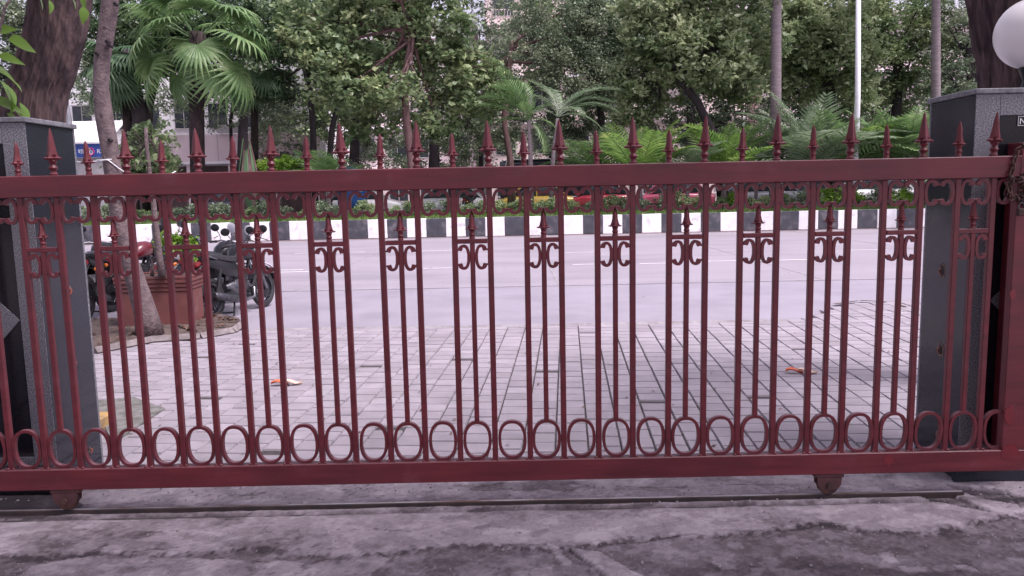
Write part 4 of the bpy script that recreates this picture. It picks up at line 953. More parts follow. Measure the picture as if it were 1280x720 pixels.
# clumping palms: (px, top-ish count, metas, D, n, size, label)
clumps = [(800,205,pin_l,KD+1.8,11,.86,'bright yellow green clump palm right of the middle feather palms'),
 (745,212,pin_m,KD+3.0,9,.8,'mid green clump palm behind the feather palms'),
 (905,208,pin_l,KD+2.0,15,.84,'lime green clump palm left of the tall ringed palm trunk'),
 (945,210,pin_g2,KD+2.6,9,.7,'silvery clump palm tucked against the tall ringed palm trunk'),
 (1010,207,pin_g2,KD+1.8,16,1.05,'broad grey green clump palm just right of the tall ringed palm trunk'),
 (1048,205,pin_m,KD+2.6,15,1.08,'green clump palm left of the white pole'),
 (1098,205,pin_l,KD+3.2,13,1.10,'yellow green clump palm right of the white pole'),
 (1130,206,pin_m,KD+2.0,15,.95,'dense green clump palm beside the right granite pillar'),
 (1160,206,pin_g2,KD+1.4,11,.80,'grey green clump palm partly hidden by the right granite pillar'),
 (410,214,pin_m,KD+1.7,13,.62,'small green clump palm under the dark double trunk'),
 (860,214,pin_g2,KD+1.6,8,.62,'low grey green clump palm between two lime green ones')]
CL = 1.42
for (px,py,metas,D,n,s_,lab) in clumps:
    bs = mbase(px,D); bs.z = MZ
    fr = [((i*137.5+random.uniform(-20,20))%360, random.uniform(60,88) if i%3 else random.uniform(35,60), s_*CL*random.uniform(.8,1.12), random.uniform(-18,18)) for i in range(n+7)]
    t = palm('clump_palm', lab, bs, None, 0,0, None, metas, bs+Vector((0,0,.95)), fr, group='clump palms planted on the median')
    m0 = MB(); [m0.tube([bs+Vector((random.uniform(-.15,.15),random.uniform(-.15,.15),0)), bs+Vector((random.uniform(-.06,.06),random.uniform(-.06,.06),1.0))], [.04,.03], 6) for _ in range(5)]; obj('stem', m0, M['palm_bark'], t, True)
# tall ringed trunks
for (pxb,pxt,lab,D,rad) in ((969,971,'tall grey ringed palm trunk left of the white pole',KD+2.6,.20),(1170,1170,'tall grey ringed palm trunk rising behind the right pillar',KD+4.0,.17)):
    bs = mbase(pxb,D); top = P(pxt,-90,D); pts_ = []; rs_ = []
    for k in range(45):
        u = k/44; q = bs.lerp(top,u); pts_.append(q); rs_.append(rad*(1.12-.25*u)*(1+.035*(k%2)))
    t = thing('royal_palm', lab, 'palm', bs); m0 = MB(); m0.tube(pts_, rs_, 14); obj('trunk', m0, M['palm_bark'], t, True, True)
    for i in range(12):
        o = place(random.choice(pin_big),'frond',t,top-wloc(t)); o.rotation_mode='QUATERNION'; o.rotation_quaternion = Euler((0,0,R(i*30+random.uniform(-8,8)))).to_quaternion() @ Euler((0,-R(random.uniform(15,65)),0)).to_quaternion()
# white lamp post
D = KD+1.6; bs = mbase(1067,D); tpz = P(1073,-20,D).z
t = thing('lamp_post', 'slim white metal lamp post rising among the clump palms', 'lamp post', bs)
m0 = MB(); m0.tube([(bs.x,D,MZ),(bs.x+.03,D,MZ+4),(P(1073,-20,D).x,D,tpz)], [.13,.10,.085], 14); obj('pole', m0, M['white_metal'], t, True, True)
m0 = MB(); q = P(1073,-20,D); m0.tube([(q.x,D,tpz-.1),(q.x+.02,D-.3,tpz+1.2),(q.x+.02,D-1.4,tpz+1.7)], [.05,.04,.03], 8); obj('arm', m0, M['white_metal'], t, True, True)
m0 = MB(); m0.bbox((q.x-.12,D-2.0,tpz+1.62),(q.x+.16,D-1.35,tpz+1.74),.02); obj('lamp_head', m0, M['galv'], t, True)

# --- broadleaf trees
def trunkpx(D, *pts, z0=None):
    q = [P(a,b,D) for a,b in pts]; q[0].z = MZ if D < KD+7.5 else .13; return q
D = KD+2.2; tk = trunkpx(D,(519,240),(514,200),(508,150),(506,120),(507,90),(512,60),(514,20))
tree('reddish_tree', 'broadleaf tree with a straight reddish trunk and forked limbs left of the middle', tk[0], tk, .17, .10, M['bark_red'],
     [B(470,45,70,42,D=D,dd=.6),B(545,30,44,50,D=D,dd=.6),B(440,105,48,34,D=D,dd=-.4),B(400,30,60,40,D=D,dd=.5),B(600,105,36,40,D=D,dd=.9),B(500,112,34,20,D=D,dd=-.9),B(490,-30,80,40,D=D),B(570,90,50,36,D=D,dd=1.2),B(470,150,38,24,D=D,dd=1.0),B(405,70,36,26,D=D,dd=-.5),B(545,150,34,28,D=D,dd=1.2)],
     M['leaf_mid'], 20000, .24, .14, .44, 34, shell=.65)
D = KD+5; tk = trunkpx(D,(392,260),(392,200),(391,150),(386,110),(378,70))
tree('dark_tree', 'dark tree with a blackish double trunk behind the fan palm', tk[0], tk, .16, .10, M['bark_black'],
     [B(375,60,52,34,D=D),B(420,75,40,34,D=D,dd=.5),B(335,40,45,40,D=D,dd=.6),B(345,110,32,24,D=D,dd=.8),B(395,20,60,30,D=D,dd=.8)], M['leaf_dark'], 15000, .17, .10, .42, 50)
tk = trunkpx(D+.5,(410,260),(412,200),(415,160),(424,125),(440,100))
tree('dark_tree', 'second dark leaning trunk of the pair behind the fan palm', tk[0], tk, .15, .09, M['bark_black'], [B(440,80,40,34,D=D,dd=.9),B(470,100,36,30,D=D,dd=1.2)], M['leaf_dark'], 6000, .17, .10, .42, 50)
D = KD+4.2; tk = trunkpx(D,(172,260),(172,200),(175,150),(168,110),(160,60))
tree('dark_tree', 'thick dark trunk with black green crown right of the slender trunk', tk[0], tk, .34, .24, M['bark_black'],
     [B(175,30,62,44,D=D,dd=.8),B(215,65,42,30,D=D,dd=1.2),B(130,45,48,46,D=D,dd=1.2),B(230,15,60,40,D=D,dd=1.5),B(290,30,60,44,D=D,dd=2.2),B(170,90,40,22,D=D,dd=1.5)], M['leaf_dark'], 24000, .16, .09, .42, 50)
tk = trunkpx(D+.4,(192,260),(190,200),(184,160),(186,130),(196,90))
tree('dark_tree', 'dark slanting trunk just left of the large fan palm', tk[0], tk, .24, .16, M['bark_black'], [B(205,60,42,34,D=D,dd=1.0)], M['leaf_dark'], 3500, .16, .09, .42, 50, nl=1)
D = KD+9; tk = trunkpx(D,(20,260),(20,150),(22,60))
tree('background_tree', 'grey green tree at the far left edge behind the big trunk', tk[0], tk, .3, .2, M['bark_black'], [B(10,60,60,50,D=D),B(-20,110,50,40,D=D),B(90,60,40,40,D=D,dd=1),B(30,10,70,40,D=D)], M['leaf_grey'], 16000, .17, .10, .5, 50, group='trees beyond the median')
D = KD+8; tk = trunkpx(D,(290,260),(290,200),(288,150),(300,100))
tree('background_tree', 'thin branched grey green tree in front of the white building at left', tk[0], tk, .1,.06, M['bark_black'], [B(300,120,40,24,D=D),B(345,140,30,22,D=D),B(270,150,26,12,D=D),B(120,110,24,34,D=D),B(210,120,26,16,D=D),B(330,170,26,12,D=D)], M['leaf_grey'], 3800, .15, .08, .42, 34, group='trees beyond the median', nl=3, shell=.2)
# shrub behind the wire
D = KD+1.8; bs = mbase(175,D)
tree('shrub', 'round glossy green bush on the median beside the slender trunk', bs, [bs,bs+Vector((0,0,.6)),bs+Vector((0,0,1.1))], .05,.03, M['bark_black'], [B(182,198,30,20,D=D),B(205,205,18,14,D=D),B(165,205,20,18,D=D),B(190,215,34,12,D=D)], M['leaf_mid'], 3600, .17,.09,.28,28, cat='shrub', shell=.3)
bs = mbase(350,D)
tree('shrub', 'low lime green bush right of the pointed plant', bs, [bs,bs+Vector((0,0,.4)),bs+Vector((0,0,.7))], .04,.03, M['bark_black'], [B(350,204,26,10,D=D),B(372,208,16,8,D=D),B(336,208,14,8,D=D)], M['leaf_lime'], 1600, .12,.07,.2,24, cat='shrub', shell=.2)
# centre grey trees
D = KD+6.5; tk = trunkpx(D,(640,260),(638,200),(630,150),(636,90),(640,50))
tree('fine_leaved_tree', 'fine grey leaved tree behind the middle feather palms', tk[0], tk, .16,.09, M['bark_red'],
     [B(665,70,54,42,D=D,dd=.5),B(720,90,50,44,D=D,dd=1),B(695,20,62,40,D=D,dd=1),B(620,150,44,34,D=D,dd=1),B(575,175,36,30,D=D,dd=1),B(750,40,42,44,D=D,dd=1.6),B(560,140,34,34,D=D,dd=1.4),B(500,190,40,22,D=D,dd=1.4),B(770,110,26,30,D=D,dd=1.4)],
     M['leaf_grey'], 46000, .12, .065, .42, 65)
tk = trunkpx(D+2,(745,260),(748,200),(752,150),(745,90),(750,40))
tree('fine_leaved_tree', 'darker fine leaved tree right of the middle, behind the palms', tk[0], tk, .2,.12, M['bark_black'],
     [B(745,30,46,60,D=D,dd=2.4),B(770,85,40,40,D=D,dd=2.4),B(720,140,40,30,D=D,dd=2.4),B(800,50,36,50,D=D,dd=3)], M['leaf_dark'], 26000, .13, .075, .45, 60)
# large light green tree right
D = KD+3.0; tk = trunkpx(D,(905,260),(898,200),(890,165),(872,128),(850,100),(838,70))
tree('spreading_tree', 'spreading tree with pale star shaped leaves and dark arching trunk right of the middle', tk[0], tk, .20,.13, M['bark_black'],
     [B(830,45,52,40,D=D,dd=.2),B(880,65,58,44,D=D,dd=-.3),B(800,95,36,30,D=D,dd=.6),B(905,20,60,40,D=D,dd=.3),B(930,100,34,30,D=D,dd=.9),B(850,5,80,36,D=D),B(855,110,52,18,D=D,dd=1.0),B(945,60,34,36,D=D,dd=1.1),B(800,135,30,20,D=D,dd=1.2)],
     M['leaf_light'], 24000, .25, .12, .42, 34, shell=.7)
# right-hand big trees
D = KD+7; tk = trunkpx(D,(1040,260),(1040,150),(1036,60))
tree('spreading_tree', 'sunlit pale leaved tree behind the tall palm trunk and white pole', tk[0], tk, .25,.15, M['bark_black'],
     [B(1010,45,50,44,D=D),B(1055,70,44,40,D=D,dd=-.5),B(1000,100,34,30,D=D,dd=.6),B(1030,10,60,36,D=D,dd=.5),B(1060,115,40,24,D=D,dd=.6),B(975,70,30,50,D=D,dd=1.2)], M['leaf_light'], 17000, .26, .13, .46, 34, shell=.7)
tk = trunkpx(D+3,(1120,260),(1120,150),(1125,60))
tree('background_tree', 'dense dark green tree right of the white pole', tk[0], tk, .3,.18, M['bark_black'],
     [B(1120,25,56,50,D=D,dd=3),B(1100,85,46,40,D=D,dd=3),B(1150,70,44,50,D=D,dd=3),B(1075,40,36,60,D=D,dd=3.6),B(1090,135,60,26,D=D,dd=3.6)], M['leaf_mid'], 26000, .17, .10, .5, 50, group='trees beyond the median')
tk = trunkpx(D+1,(1215,260),(1215,150),(1212,60))
tree('background_tree', 'grey green feathery tree behind the right pillar', tk[0], tk, .3,.18, M['bark_black'],
     [B(1200,40,46,60,D=D,dd=1),B(1225,100,50,30,D=D,dd=1),B(1190,110,46,30,D=D,dd=.4),B(1250,40,50,60,D=D,dd=1.5),B(1185,150,40,24,D=D,dd=.2),B(1300,70,60,60,D=D,dd=1)], M['leaf_grey'], 24000, .14, .075, .45, 55, group='trees beyond the median')
# second row filling behind
for (px, cs, lf, lab, seed) in ((300,[(290,90,50,50),(250,40,60,50),(330,20,70,50)],'leaf_dark','deep green tree filling the gap behind the large fan palm',1),
      (540,[(530,60,60,50),(480,110,60,40),(590,125,44,34),(510,0,60,40),(600,180,50,26)],'leaf_grey','hazy grey green tree behind the reddish trunk',2),
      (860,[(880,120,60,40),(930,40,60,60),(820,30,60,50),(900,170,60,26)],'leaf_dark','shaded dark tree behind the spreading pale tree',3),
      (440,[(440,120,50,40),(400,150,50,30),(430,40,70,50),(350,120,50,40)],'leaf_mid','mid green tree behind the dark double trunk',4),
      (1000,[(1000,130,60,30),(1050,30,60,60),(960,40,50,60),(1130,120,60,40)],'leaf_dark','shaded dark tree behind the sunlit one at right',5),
      (690,[(710,60,70,60),(690,20,40,50),(740,150,50,30)],'leaf_mid','green tree in the back row at the middle',6)):
    D = KD+14+seed*.6; tk = trunkpx(D,(px,250),(px+4,150),(px,60)); 
    tree('background_tree', lab, tk[0], tk, .3,.18, M['bark_black'], [B(a,b,c_,d_,D=D,dd=random.uniform(-1,1)) for a,b,c_,d_ in cs], M[lf], 9500, .22, .13, .6, 45, group='trees beyond the median', wob=.1)

D = KD+11; tk = trunkpx(D,(600,250),(602,150),(604,70))
tree('background_tree', 'sparse pale tree in the bright gap right of the reddish tree', tk[0], tk, .14,.05, M['bark_black'], [B(600,30,26,40,D=D),B(618,60,20,30,D=D),B(590,-10,40,30,D=D)], M['leaf_grey'], 2300, .16, .09, .36, 26, group='trees beyond the median', shell=.1)
# continuous undergrowth between the tree trunks: nobody could count it
ub = [B(a,b_,24,20,D=KD+16.5+random.uniform(0,1)) for a,b_ in ((105,110),(130,140),(160,130),(215,135),(345,150),(385,165),(250,120),(110,75),(620,40),(640,15),(612,75),(650,60))]
ub += [B(a,b_,34,26,D=KD+17+random.uniform(0,4)) for a,b_ in ((650,150),(640,110),(690,170),(780,160),(830,150),(880,165),(940,140),(1000,150),(1060,150),(1110,160),(1180,130),(1230,110),(990,90),(930,80))]
for px in range(330, 1260, 34):
    for q in (0,1):
        if random.random() < .9: ub.append(B(px+random.uniform(-14,14), (212 if q else 178)+random.uniform(-12,12), random.uniform(20,32), random.uniform(14,24), D=KD+14.5+random.uniform(0,4)))
for px in (330,420,470,540,600,760,830,900,960,1040,1100,1180,1230): ub.append(B(px, random.uniform(120,150), 34, 24, D=KD+16+random.uniform(0,3)))
V_,F_ = leafcloud(blobs_pts(ub, 88000, .42, 45, .3), .17, .095); me_ = npmesh('undergrowth',V_,F_); me_.materials.append(M['leaf_grey']); o = bpy.data.objects.new('undergrowth',me_); col.objects.link(o); tag(o, 'grey green undergrowth filling the strip between the far tree trunks', 'undergrowth', kind='stuff')
# pointed dark plant
D = KD+1.6; bs = mbase(312,D); t = thing('pointed_plant', 'dark pointed maroon and green plant standing above the rail left of a lime bush', 'plant', bs)
for k in range(14):
    a = k/14*6.28; tip = P(308,172,D)+Vector((math.cos(a)*.10,math.sin(a)*.10,random.uniform(-.5,0))); b0 = bs+Vector((math.cos(a)*.08,math.sin(a)*.08,0)); md = (b0+tip)/2+Vector((math.cos(a)*.30,math.sin(a)*.30,-.1)); m0 = MB()
    s_ = Vector((-math.sin(a),math.cos(a),0)); ls = [b0,b0.lerp(md,.6),md,md.lerp(tip,.5),tip]; ww = [.05,.12,.13,.08,.004]; vs = []
    for q,w_ in zip(ls,ww): vs += [q-s_*w_, q+Vector((math.cos(a),math.sin(a),0))*.03, q+s_*w_]
    m0.add(vs, [(3*i_+q,3*i_+q+1,3*i_+q+4,3*i_+q+3) for i_ in range(4) for q in (0,1)]); obj('leaf', m0, M['frond_dark'] if k%3 else M['bark_red'], t, True)

# ------------------------------------------------------------------ median hedge shrubs seen through the scrolls
hv = []
for q,(lf) in enumerate(('leaf_mid','leaf_grey','leaf_lime')):
    pts = blobs_pts([(0,0,.30,.42,.34,.28),(.15,.05,.42,.25,.25,.2)], 850, .16, 20, .2); V_,F_ = leafcloud(pts, .09, .045, .3); me_ = npmesh('foliage', V_, F_); me_.materials.append(M[lf]); hv.append(me_)
stm = MB(); [stm.tube([(random.uniform(-.05,.05),random.uniform(-.05,.05),0),(random.uniform(-.25,.25),random.uniform(-.2,.2),.4)], [.012,.005], 4) for _ in range(6)]; st_me = mesh(stm,'stem'); st_me.materials.append(M['bark_pale'])
labs = ['small green shrub in the row along the median grass', 'small grey green shrub in the row along the median grass', 'small lime leaved shrub in the row along the median grass']
for k in range(50):
    px = 90+k*22.4; q = 2 if (px > 880 and random.random() < .6) else (0 if random.random() < .5 else 1); x = P(px,240,KD+1.2).x+random.uniform(-.15,.15); s_ = random.uniform(.66,1.22)
    t = thing('hedge_shrub', labs[q], 'shrub', (x, KD+1.0+random.uniform(-.15,.35), MZ-.03), random.random()*6, group=('green','grey green','lime')[q]+' shrubs in the median row'); t.scale = (s_,s_,s_)
    place(hv[q],'foliage',t,(0,0,0)); place(st_me,'stem',t,(0,0,0))

# ------------------------------------------------------------------ motorbikes (x forward, z up)
def motorbike(label, loc, rz, paintm, lean=0, s=1.0, plate=True):
    t = thing('motorbike', label, 'motorbike', loc, rz); t.rotation_euler = (R(lean),0,rz); t.scale = (s,s,s)
    def T(name, mb, m, par=None, sm='auto'): return obj(name, mb, m, par or t, smooth=sm)
    for wx_, tw in ((-.65,.055),(.66,.045)):
        rad = .30
        m = MB(); m.lathe([(.03,-.06),(.03,.06)], (wx_,0,rad), 14, 'Y'); m.lathe([(.11,-.045),(.12,-.042),(.12,-.038)], (wx_,0,rad), 20, 'Y')
        for k in range(6):
            a = k/6*2*math.pi
            for da in (-.16,.16): m.tube([(wx_+math.cos(a)*.03,0,rad+math.sin(a)*.03),(wx_+math.cos(a+da)*.225,0,rad+math.sin(a+da)*.225)], .009, 5)
        wh = T('wheel', m, M['plastic_black'])
        m = MB(); nn = 40; rr = [(.215,-.03),(.235,-.038),(.235,.038),(.215,.03)]
        rr = [(.205,-.032),(.232,-.036),(.232,.036),(.205,.032)]
        vs = []; fs = []
        for k in range(nn):
            a = 2*math.pi*k/nn
            for r_,y_ in rr: vs.append((wx_+math.cos(a)*r_, y_, rad+math.sin(a)*r_))
        for k in range(nn):
            j = (k+1)%nn
            for q in range(4): fs.append((k*4+q,j*4+q,j*4+(q+1)%4,k*4+(q+1)%4))
        m.add(vs,fs); T('rim', m, M['alloy'], wh)
        m = MB(); m.tube([(wx_+math.cos(2*math.pi*k/nn)*.262,0,rad+math.sin(2*math.pi*k/nn)*.262) for k in range(nn+1)], tw*.85, 10, cap=False, up=(0,1,0)); T('tyre', m, M['black'], wh)
    m = MB(); m.loft([(-.30,0,.42,.05,.05),(-.2,0,.38,.11,.13),(-.02,0,.40,.13,.16),(.14,0,.44,.10,.14),(.22,0,.42,.05,.07)], 14, 3); 
    for k in range(6): m.bbox((.0,-.10,.50+k*.022),(.16,.10,.508+k*.022),.002)
    T('engine', m, M['alloy'])
    m = MB(); m.tube([(.16,-.06,.45),(.30,-.09,.36),(.22,-.13,.22),(-.05,-.15,.20),(-.2,-.16,.23)], .022, 8); ex = T('exhaust_pipe', m, M['chrome'])
    m = MB(); m.tube([(-.18,-.16,.23),(-.22,-.165,.24),(-.75,-.18,.36),(-.78,-.18,.365)], [.03,.052,.055,.035], 14); T('silencer', m, M['alloy'], ex)
    m = MB(); m.tube([(-.10,0,.75),(.30,0,.86),(.42,0,.86)], .025, 8); m.tube([(.40,0,.84),(.16,.0,.30)], .022, 8); m.tube([(-.10,.08,.74),(-.2,.08,.36),(.16,.06,.28)], .016, 6); m.tube([(-.10,-.08,.74),(-.2,-.08,.36),(.16,-.06,.28)], .016, 6); m.tube([(-.15,.09,.73),(-.8,.08,.80)], .014, 6); m.tube([(-.15,-.09,.73),(-.8,-.08,.80)], .014, 6); T('frame', m, M['plastic_black'])
    m = MB(); [m.box((-.42,y_,.33),(.50,.025,.05)) for y_ in (-.09,.09)]; m.tube([(-.62,.10,.34),(-.48,.11,.72)], .026, 10); m.tube([(-.62,-.10,.34),(-.48,-.11,.72)], .026, 10); T('swingarm', m, M['plastic_black'])
    m = MB(); m.loft([(-.04,0,.83,.06,.05),(.03,0,.87,.125,.11),(.16,0,.91,.15,.13),(.30,0,.91,.15,.13),(.38,0,.88,.09,.09),(.42,0,.86,.04,.04)], 18, 2.6); T('fuel_tank', m, paintm)
    m = MB(); m.loft([(-.78,0,.92,.05,.025),(-.70,0,.915,.10,.045),(-.5,0,.89,.12,.05),(-.32,0,.85,.13,.055),(-.10,0,.82,.12,.055),(.0,0,.84,.08,.04)], 14, 3.2); T('seat', m, M['seat_black'])
    for sg in (1,-1):
        m = MB(); m.loft([(-.82,sg*.05,.86,.02,.04),(-.6,sg*.10,.80,.018,.07),(-.35,sg*.115,.70,.018,.11),(-.12,sg*.11,.66,.015,.10),(-.05,sg*.10,.68,.01,.05)], 10, 3); T('side_panel', m, paintm)
    m = MB(); m.loft([(-.98,0,.62,.05,.012),(-.92,0,.72,.065,.015),(-.80,0,.80,.07,.02),(-.60,0,.80,.07,.02)], 10, 3); rf = T('rear_mudguard', m, M['plastic_black'])
    m = MB(); m.bbox((-1.015,-.085,.50),(-1.005,.085,.62),.002); pl_ = T('number_plate', m, M['plate'], rf)
    if plate:
        o = text('registration', 'MH 02\n 4717', .055, M['plastic_black'], rf, (-1.0165,.075,.575), (R(90),0,R(-90)), .0005)
    m = MB(); m.loft([(-.90,0,.80,.04,.025),(-.86,0,.82,.06,.04),(-.80,0,.84,.06,.03)], 10, 3); T('tail_light', m, M['red_lens'])
    for sg in (1,-1):
        m = MB(); m.tube([(-.80,0,.76),(-.84,sg*.13,.74)], .008, 5); i_ = T('indicator_stem', m, M['plastic_black'])
        m = MB(); m.lathe([(.005,-.03),(.028,-.022),(.032,0),(.026,.02),(.005,.028)], (-.845,sg*.16,.74), 12, 'X'); T('indicator', m, M['orange_lens'], i_)
    m = MB(); m.tube([(.66,.075,.30),(.46,.075,.80),(.40,.075,.98)], [.026,.022,.018], 10); m.tube([(.66,-.075,.30),(.46,-.075,.80),(.40,-.075,.98)], [.026,.022,.018], 10); m.box((.42,0,.95),(.06,.2,.03)); m.box((.47,0,.78),(.06,.2,.03)); T('fork', m, M['chrome'])
    m = MB(); pts_ = [(.66+math.cos(a)*.335, 0, .30+math.sin(a)*.335) for a in [R(20+k*13) for k in range(11)]]; m.tube(pts_, .06, 8, flat=.25, up=(0,1,0)); T('front_mudguard', m, paintm)
    m = MB(); m.loft([(.44,0,.86,.06,.06),(.50,0,.87,.10,.10),(.58,0,.87,.10,.095)], 16, 2.2); hl_ = T('headlight', m, paintm)
    m = MB(); m.lathe([(.005,.02),(.06,.016),(.088,0),(.088,-.01)], (.585,0,.87), 20, 'X'); T('lens', m, M['clear_lens'], hl_)
    m = MB(); m.tube([(.30,.36,1.00),(.36,.22,1.03),(.41,.06,1.0),(.41,-.06,1.0),(.36,-.22,1.03),(.30,-.36,1.00)], .012, 8); hb_ = T('handlebar', m, M['chrome'])
    for sg in (1,-1):
        m = MB(); m.tube([(.33,sg*.28,1.012),(.29,sg*.39,.995)], .019, 8); T('grip', m, M['black'], hb_)
        m = MB(); m.tube([(.36,sg*.22,1.03),(.38,sg*.27,1.12),(.35,sg*.31,1.20)], .006, 6); m.tube([(.35,sg*.27,1.10),(.39,sg*.38,1.05)], .007, 5); mr_ = T('mirror_stem', m, M['plastic_black'], hb_)
        m = MB(); m.lathe([(.005,-.012),(.05,-.01),(.062,0),(.055,.014),(.02,.024)], (.345,sg*.33,1.23), 16, 'X'); kq = 2.1 if s == .9 else 1; m.v = [(x,(y-sg*.33)*1.35*kq+sg*.33,(z-1.23)*(1+(kq-1)*.4)+1.23) for x,y,z in m.v]; T('mirror', m, M['plastic_black'] if s != .9 else M['white_metal'], hb_)
    m = MB(); m.tube([(-.25,.12,.26),(-.36,.15,.01)], .014, 6); m.tube([(-.25,-.12,.26),(-.36,-.15,.01)], .014, 6); m.tube([(-.34,.15,.06),(-.34,-.15,.06)], .012, 6); T('centre_stand', m, M['plastic_black'])
    for a_,b2_ in (((-.02,.0,.27),(-.02,.24,.28)),((-.02,.0,.26),(-.02,-.24,.27)),((-.40,.10,.40),(-.44,.22,.40)),((-.40,-.10,.40),(-.44,-.22,.40))): m = MB(); m.tube([a_,b2_], .015, 6); T('foot_peg', m, M['plastic_black'])
    m = MB(); m.tube([(-.55,.12,.86),(-.80,.13,.94),(-.93,.06,.96),(-.93,-.06,.96),(-.80,-.13,.94),(-.55,-.12,.86)], .013, 8); T('grab_rail', m, M['chrome'])
    return t
def bike_at(label, rear_px, front_px, pm, **k):
    a, b_ = G(*rear_px), G(*front_px); d = b_-a; s = k.pop('s',1); rz = math.atan2(d.y,d.x); dir_ = Vector((math.cos(rz),math.sin(rz),0)); c = a+dir_*.65*s; c.z = -.015
    return motorbike(label, c, rz, pm, s=s, **k)
bike_at('black motorbike parked to the right of the planter, rear wheel nearest', (266,399), (316,386), M['paint_black'], s=.92, lean=-4)
bike_at('white motorbike parked behind the black one, white mirror and cowl showing', (232,382), (300,374), M['paint_white'], s=.9, lean=3)
bike_at('red motorbike behind the planter and slender trunk', (140,388), (222,370), M['paint_red'], s=.92, lean=-3)
bike_at('dark motorbike at far left, half hidden by the left pillar', (110,397), (150,374), M['paint_black'], s=.95, lean=4)
bike_at('black motorbike squeezed between the planter and the nearest black motorbike', (240,390), (292,378), M['paint_black'], s=.92, lean=4, plate=False)
bike_at('black motorbike in the back row behind the slender trunk', (178,372), (245,364), M['paint_black'], s=.95, lean=-3, plate=False)
# round dark seat/top box seen behind red bike
bike_at('dark motorbike behind the red one, second from the left pillar', (150,366), (232,357), M['paint_black'], s=.95, lean=2, plate=False)

# ------------------------------------------------------------------ cars across the road
def car(label, px, D, L_, Hh, pm, rz=0, kind='car', cat='car'):
    x = P(px, 240, D).x; t = thing('parked_car' if kind == 'car' else 'parked_van', label, cat, (x,D,.40), rz)
    W = .84; h2 = L_/2; bz = .52 if kind == 'car' else .6; sh = .92 if kind == 'car' else 1.1
    m = MB(); m.loft([(-h2,0,.55,.55,.18),(-h2+.08,0,.58,.76,.30),(-h2+.5,0,.60,W,.34),(-.4,0,.60,W,.35),(.6,0,.60,W,.35),(h2-.6,0,.58,W,.33),(h2-.12,0,.52,.76,.26),(h2,0,.50,.58,.16)], 20, 4.5); body = obj('body', m, pm, t, smooth='auto')
    if kind == 'car': cab = [(-h2+.35,0,.88,.62,.05),(-h2+1.0,0,1.10,.66,Hh-1.12),(-.1,0,1.12,.68,Hh-1.14),(.45,0,1.10,.66,Hh-1.14),(1.2,0,.86,.62,.05)]
    else: cab = [(-h2+.05,0,1.2,.74,Hh-1.32),(-h2+.4,0,1.25,.76,Hh-1.3),(.5,0,1.25,.76,Hh-1.3),(h2-1.0,0,1.15,.74,Hh-1.32),(h2-.35,0,.9,.7,.12)]
    m = MB(); m.loft(cab, 18, 5); obj('cabin_glass', m, M['glass_dark'], t, smooth='auto')
    m = MB(); zr = max(c_[2]+c_[4] for c_ in cab); xs_ = (cab[1][0]-.02, cab[-2][0]+.02); m.loft([(xs_[0]-.15,0,zr-.06,.55,.02),(xs_[0]+.1,0,zr-.005,.66,.03),((xs_[0]+xs_[1])/2,0,zr+.005,.68,.03),(xs_[1]-.1,0,zr-.005,.66,.03),(xs_[1]+.15,0,zr-.07,.55,.02)], 14, 4); obj('roof', m, pm, t, smooth='auto')
    for sg in (1,-1):
        for xa, xb2, nm in ((cab[0][0],cab[1][0],'pillar_post'),(-.05,-.05,'pillar_post'),(cab[-1][0],cab[-2][0],'pillar_post')):
            m = MB(); m.tube([(xa,sg*.70,.90),(xb2,sg*.675,zr-.03)], .035, 5); obj(nm, m, pm, t)
        for wx_ in (-h2+.75,h2-.8):
            m = MB(); m.lathe([(.18,-.09),(.29,-.09),(.31,-.06),(.31,.06),(.29,.09),(.18,.09)], (wx_,sg*.74,.31), 24, 'Y'); wh = obj('wheel', m, M['black'], t, smooth='auto'); m = MB(); m.lathe([(.02,-.02),(.17,-.012),(.185,0),(.185,.012)] if sg>0 else [(.185,-.012),(.185,0),(.17,.012),(.02,.02)], (wx_,sg*.83,.31), 18, 'Y'); obj('hubcap', m, M['alloy'], wh, smooth='auto')
        m = MB(); m.loft([(h2-.22,sg*.60,.66,.12,.07),(h2-.06,sg*.56,.64,.11,.06)], 10, 3); obj('headlight', m, M['clear_lens'], t)
        m = MB(); m.loft([(-h2+.14,sg*.62,.72,.09,.09),(-h2+.03,sg*.60,.72,.08,.08)], 10, 3); obj('tail_light', m, M['red_lens'], t)
    return t
cp = {k: paint(k+'_car_paint', v) for k,v in dict(white=(.75,.75,.77),yellow=(.55,.38,.06),red=(.38,.03,.05),pink=(.55,.10,.18),silver=(.45,.46,.5),blue=(.04,.10,.42),black=(.03,.03,.04)).items()}
DC = KD+8.6
for (lab,px,L_,Hh,c_,dd) in (('white hatchback glimpsed through the gate scrolls left of the middle',452,3.9,1.5,'white',0),
    ('white saloon glimpsed through the scrolls right of the first white car',560,4.0,1.5,'white',.2),
    ('yellow taxi glimpsed through the gate scrolls near the middle',668,3.6,1.52,'yellow',.0),
    ('red saloon glimpsed just right of the yellow taxi',752,3.2,1.52,'red',.4),
    ('pinkish red hatchback glimpsed right of the red saloon',842,3.6,1.55,'pink',0),
    ('silver car glimpsed behind the lime shrubs right of the pink one',960,4.2,1.5,'silver',.2),
    ('white car glimpsed through the scrolls below the white lamp post',1085,4.2,1.5,'white',0),
    ('black car parked beside the pale building at left',290,4.0,1.55,'black',6.0)):
    car(lab, px, DC+dd, L_, Hh, cp[c_], rz=random.choice([0,math.pi])+random.uniform(-.04,.04))
car('white delivery van with its roof showing above the gate behind the feather palms', 690, KD+10.9, 5.2, 2.72, cp['white'], 0, 'van', 'van')
car('pale van with its roof showing above the gate behind the right clump palms', 1020, KD+10.9, 4.8, 2.75, cp['silver'], math.pi, 'van', 'van')

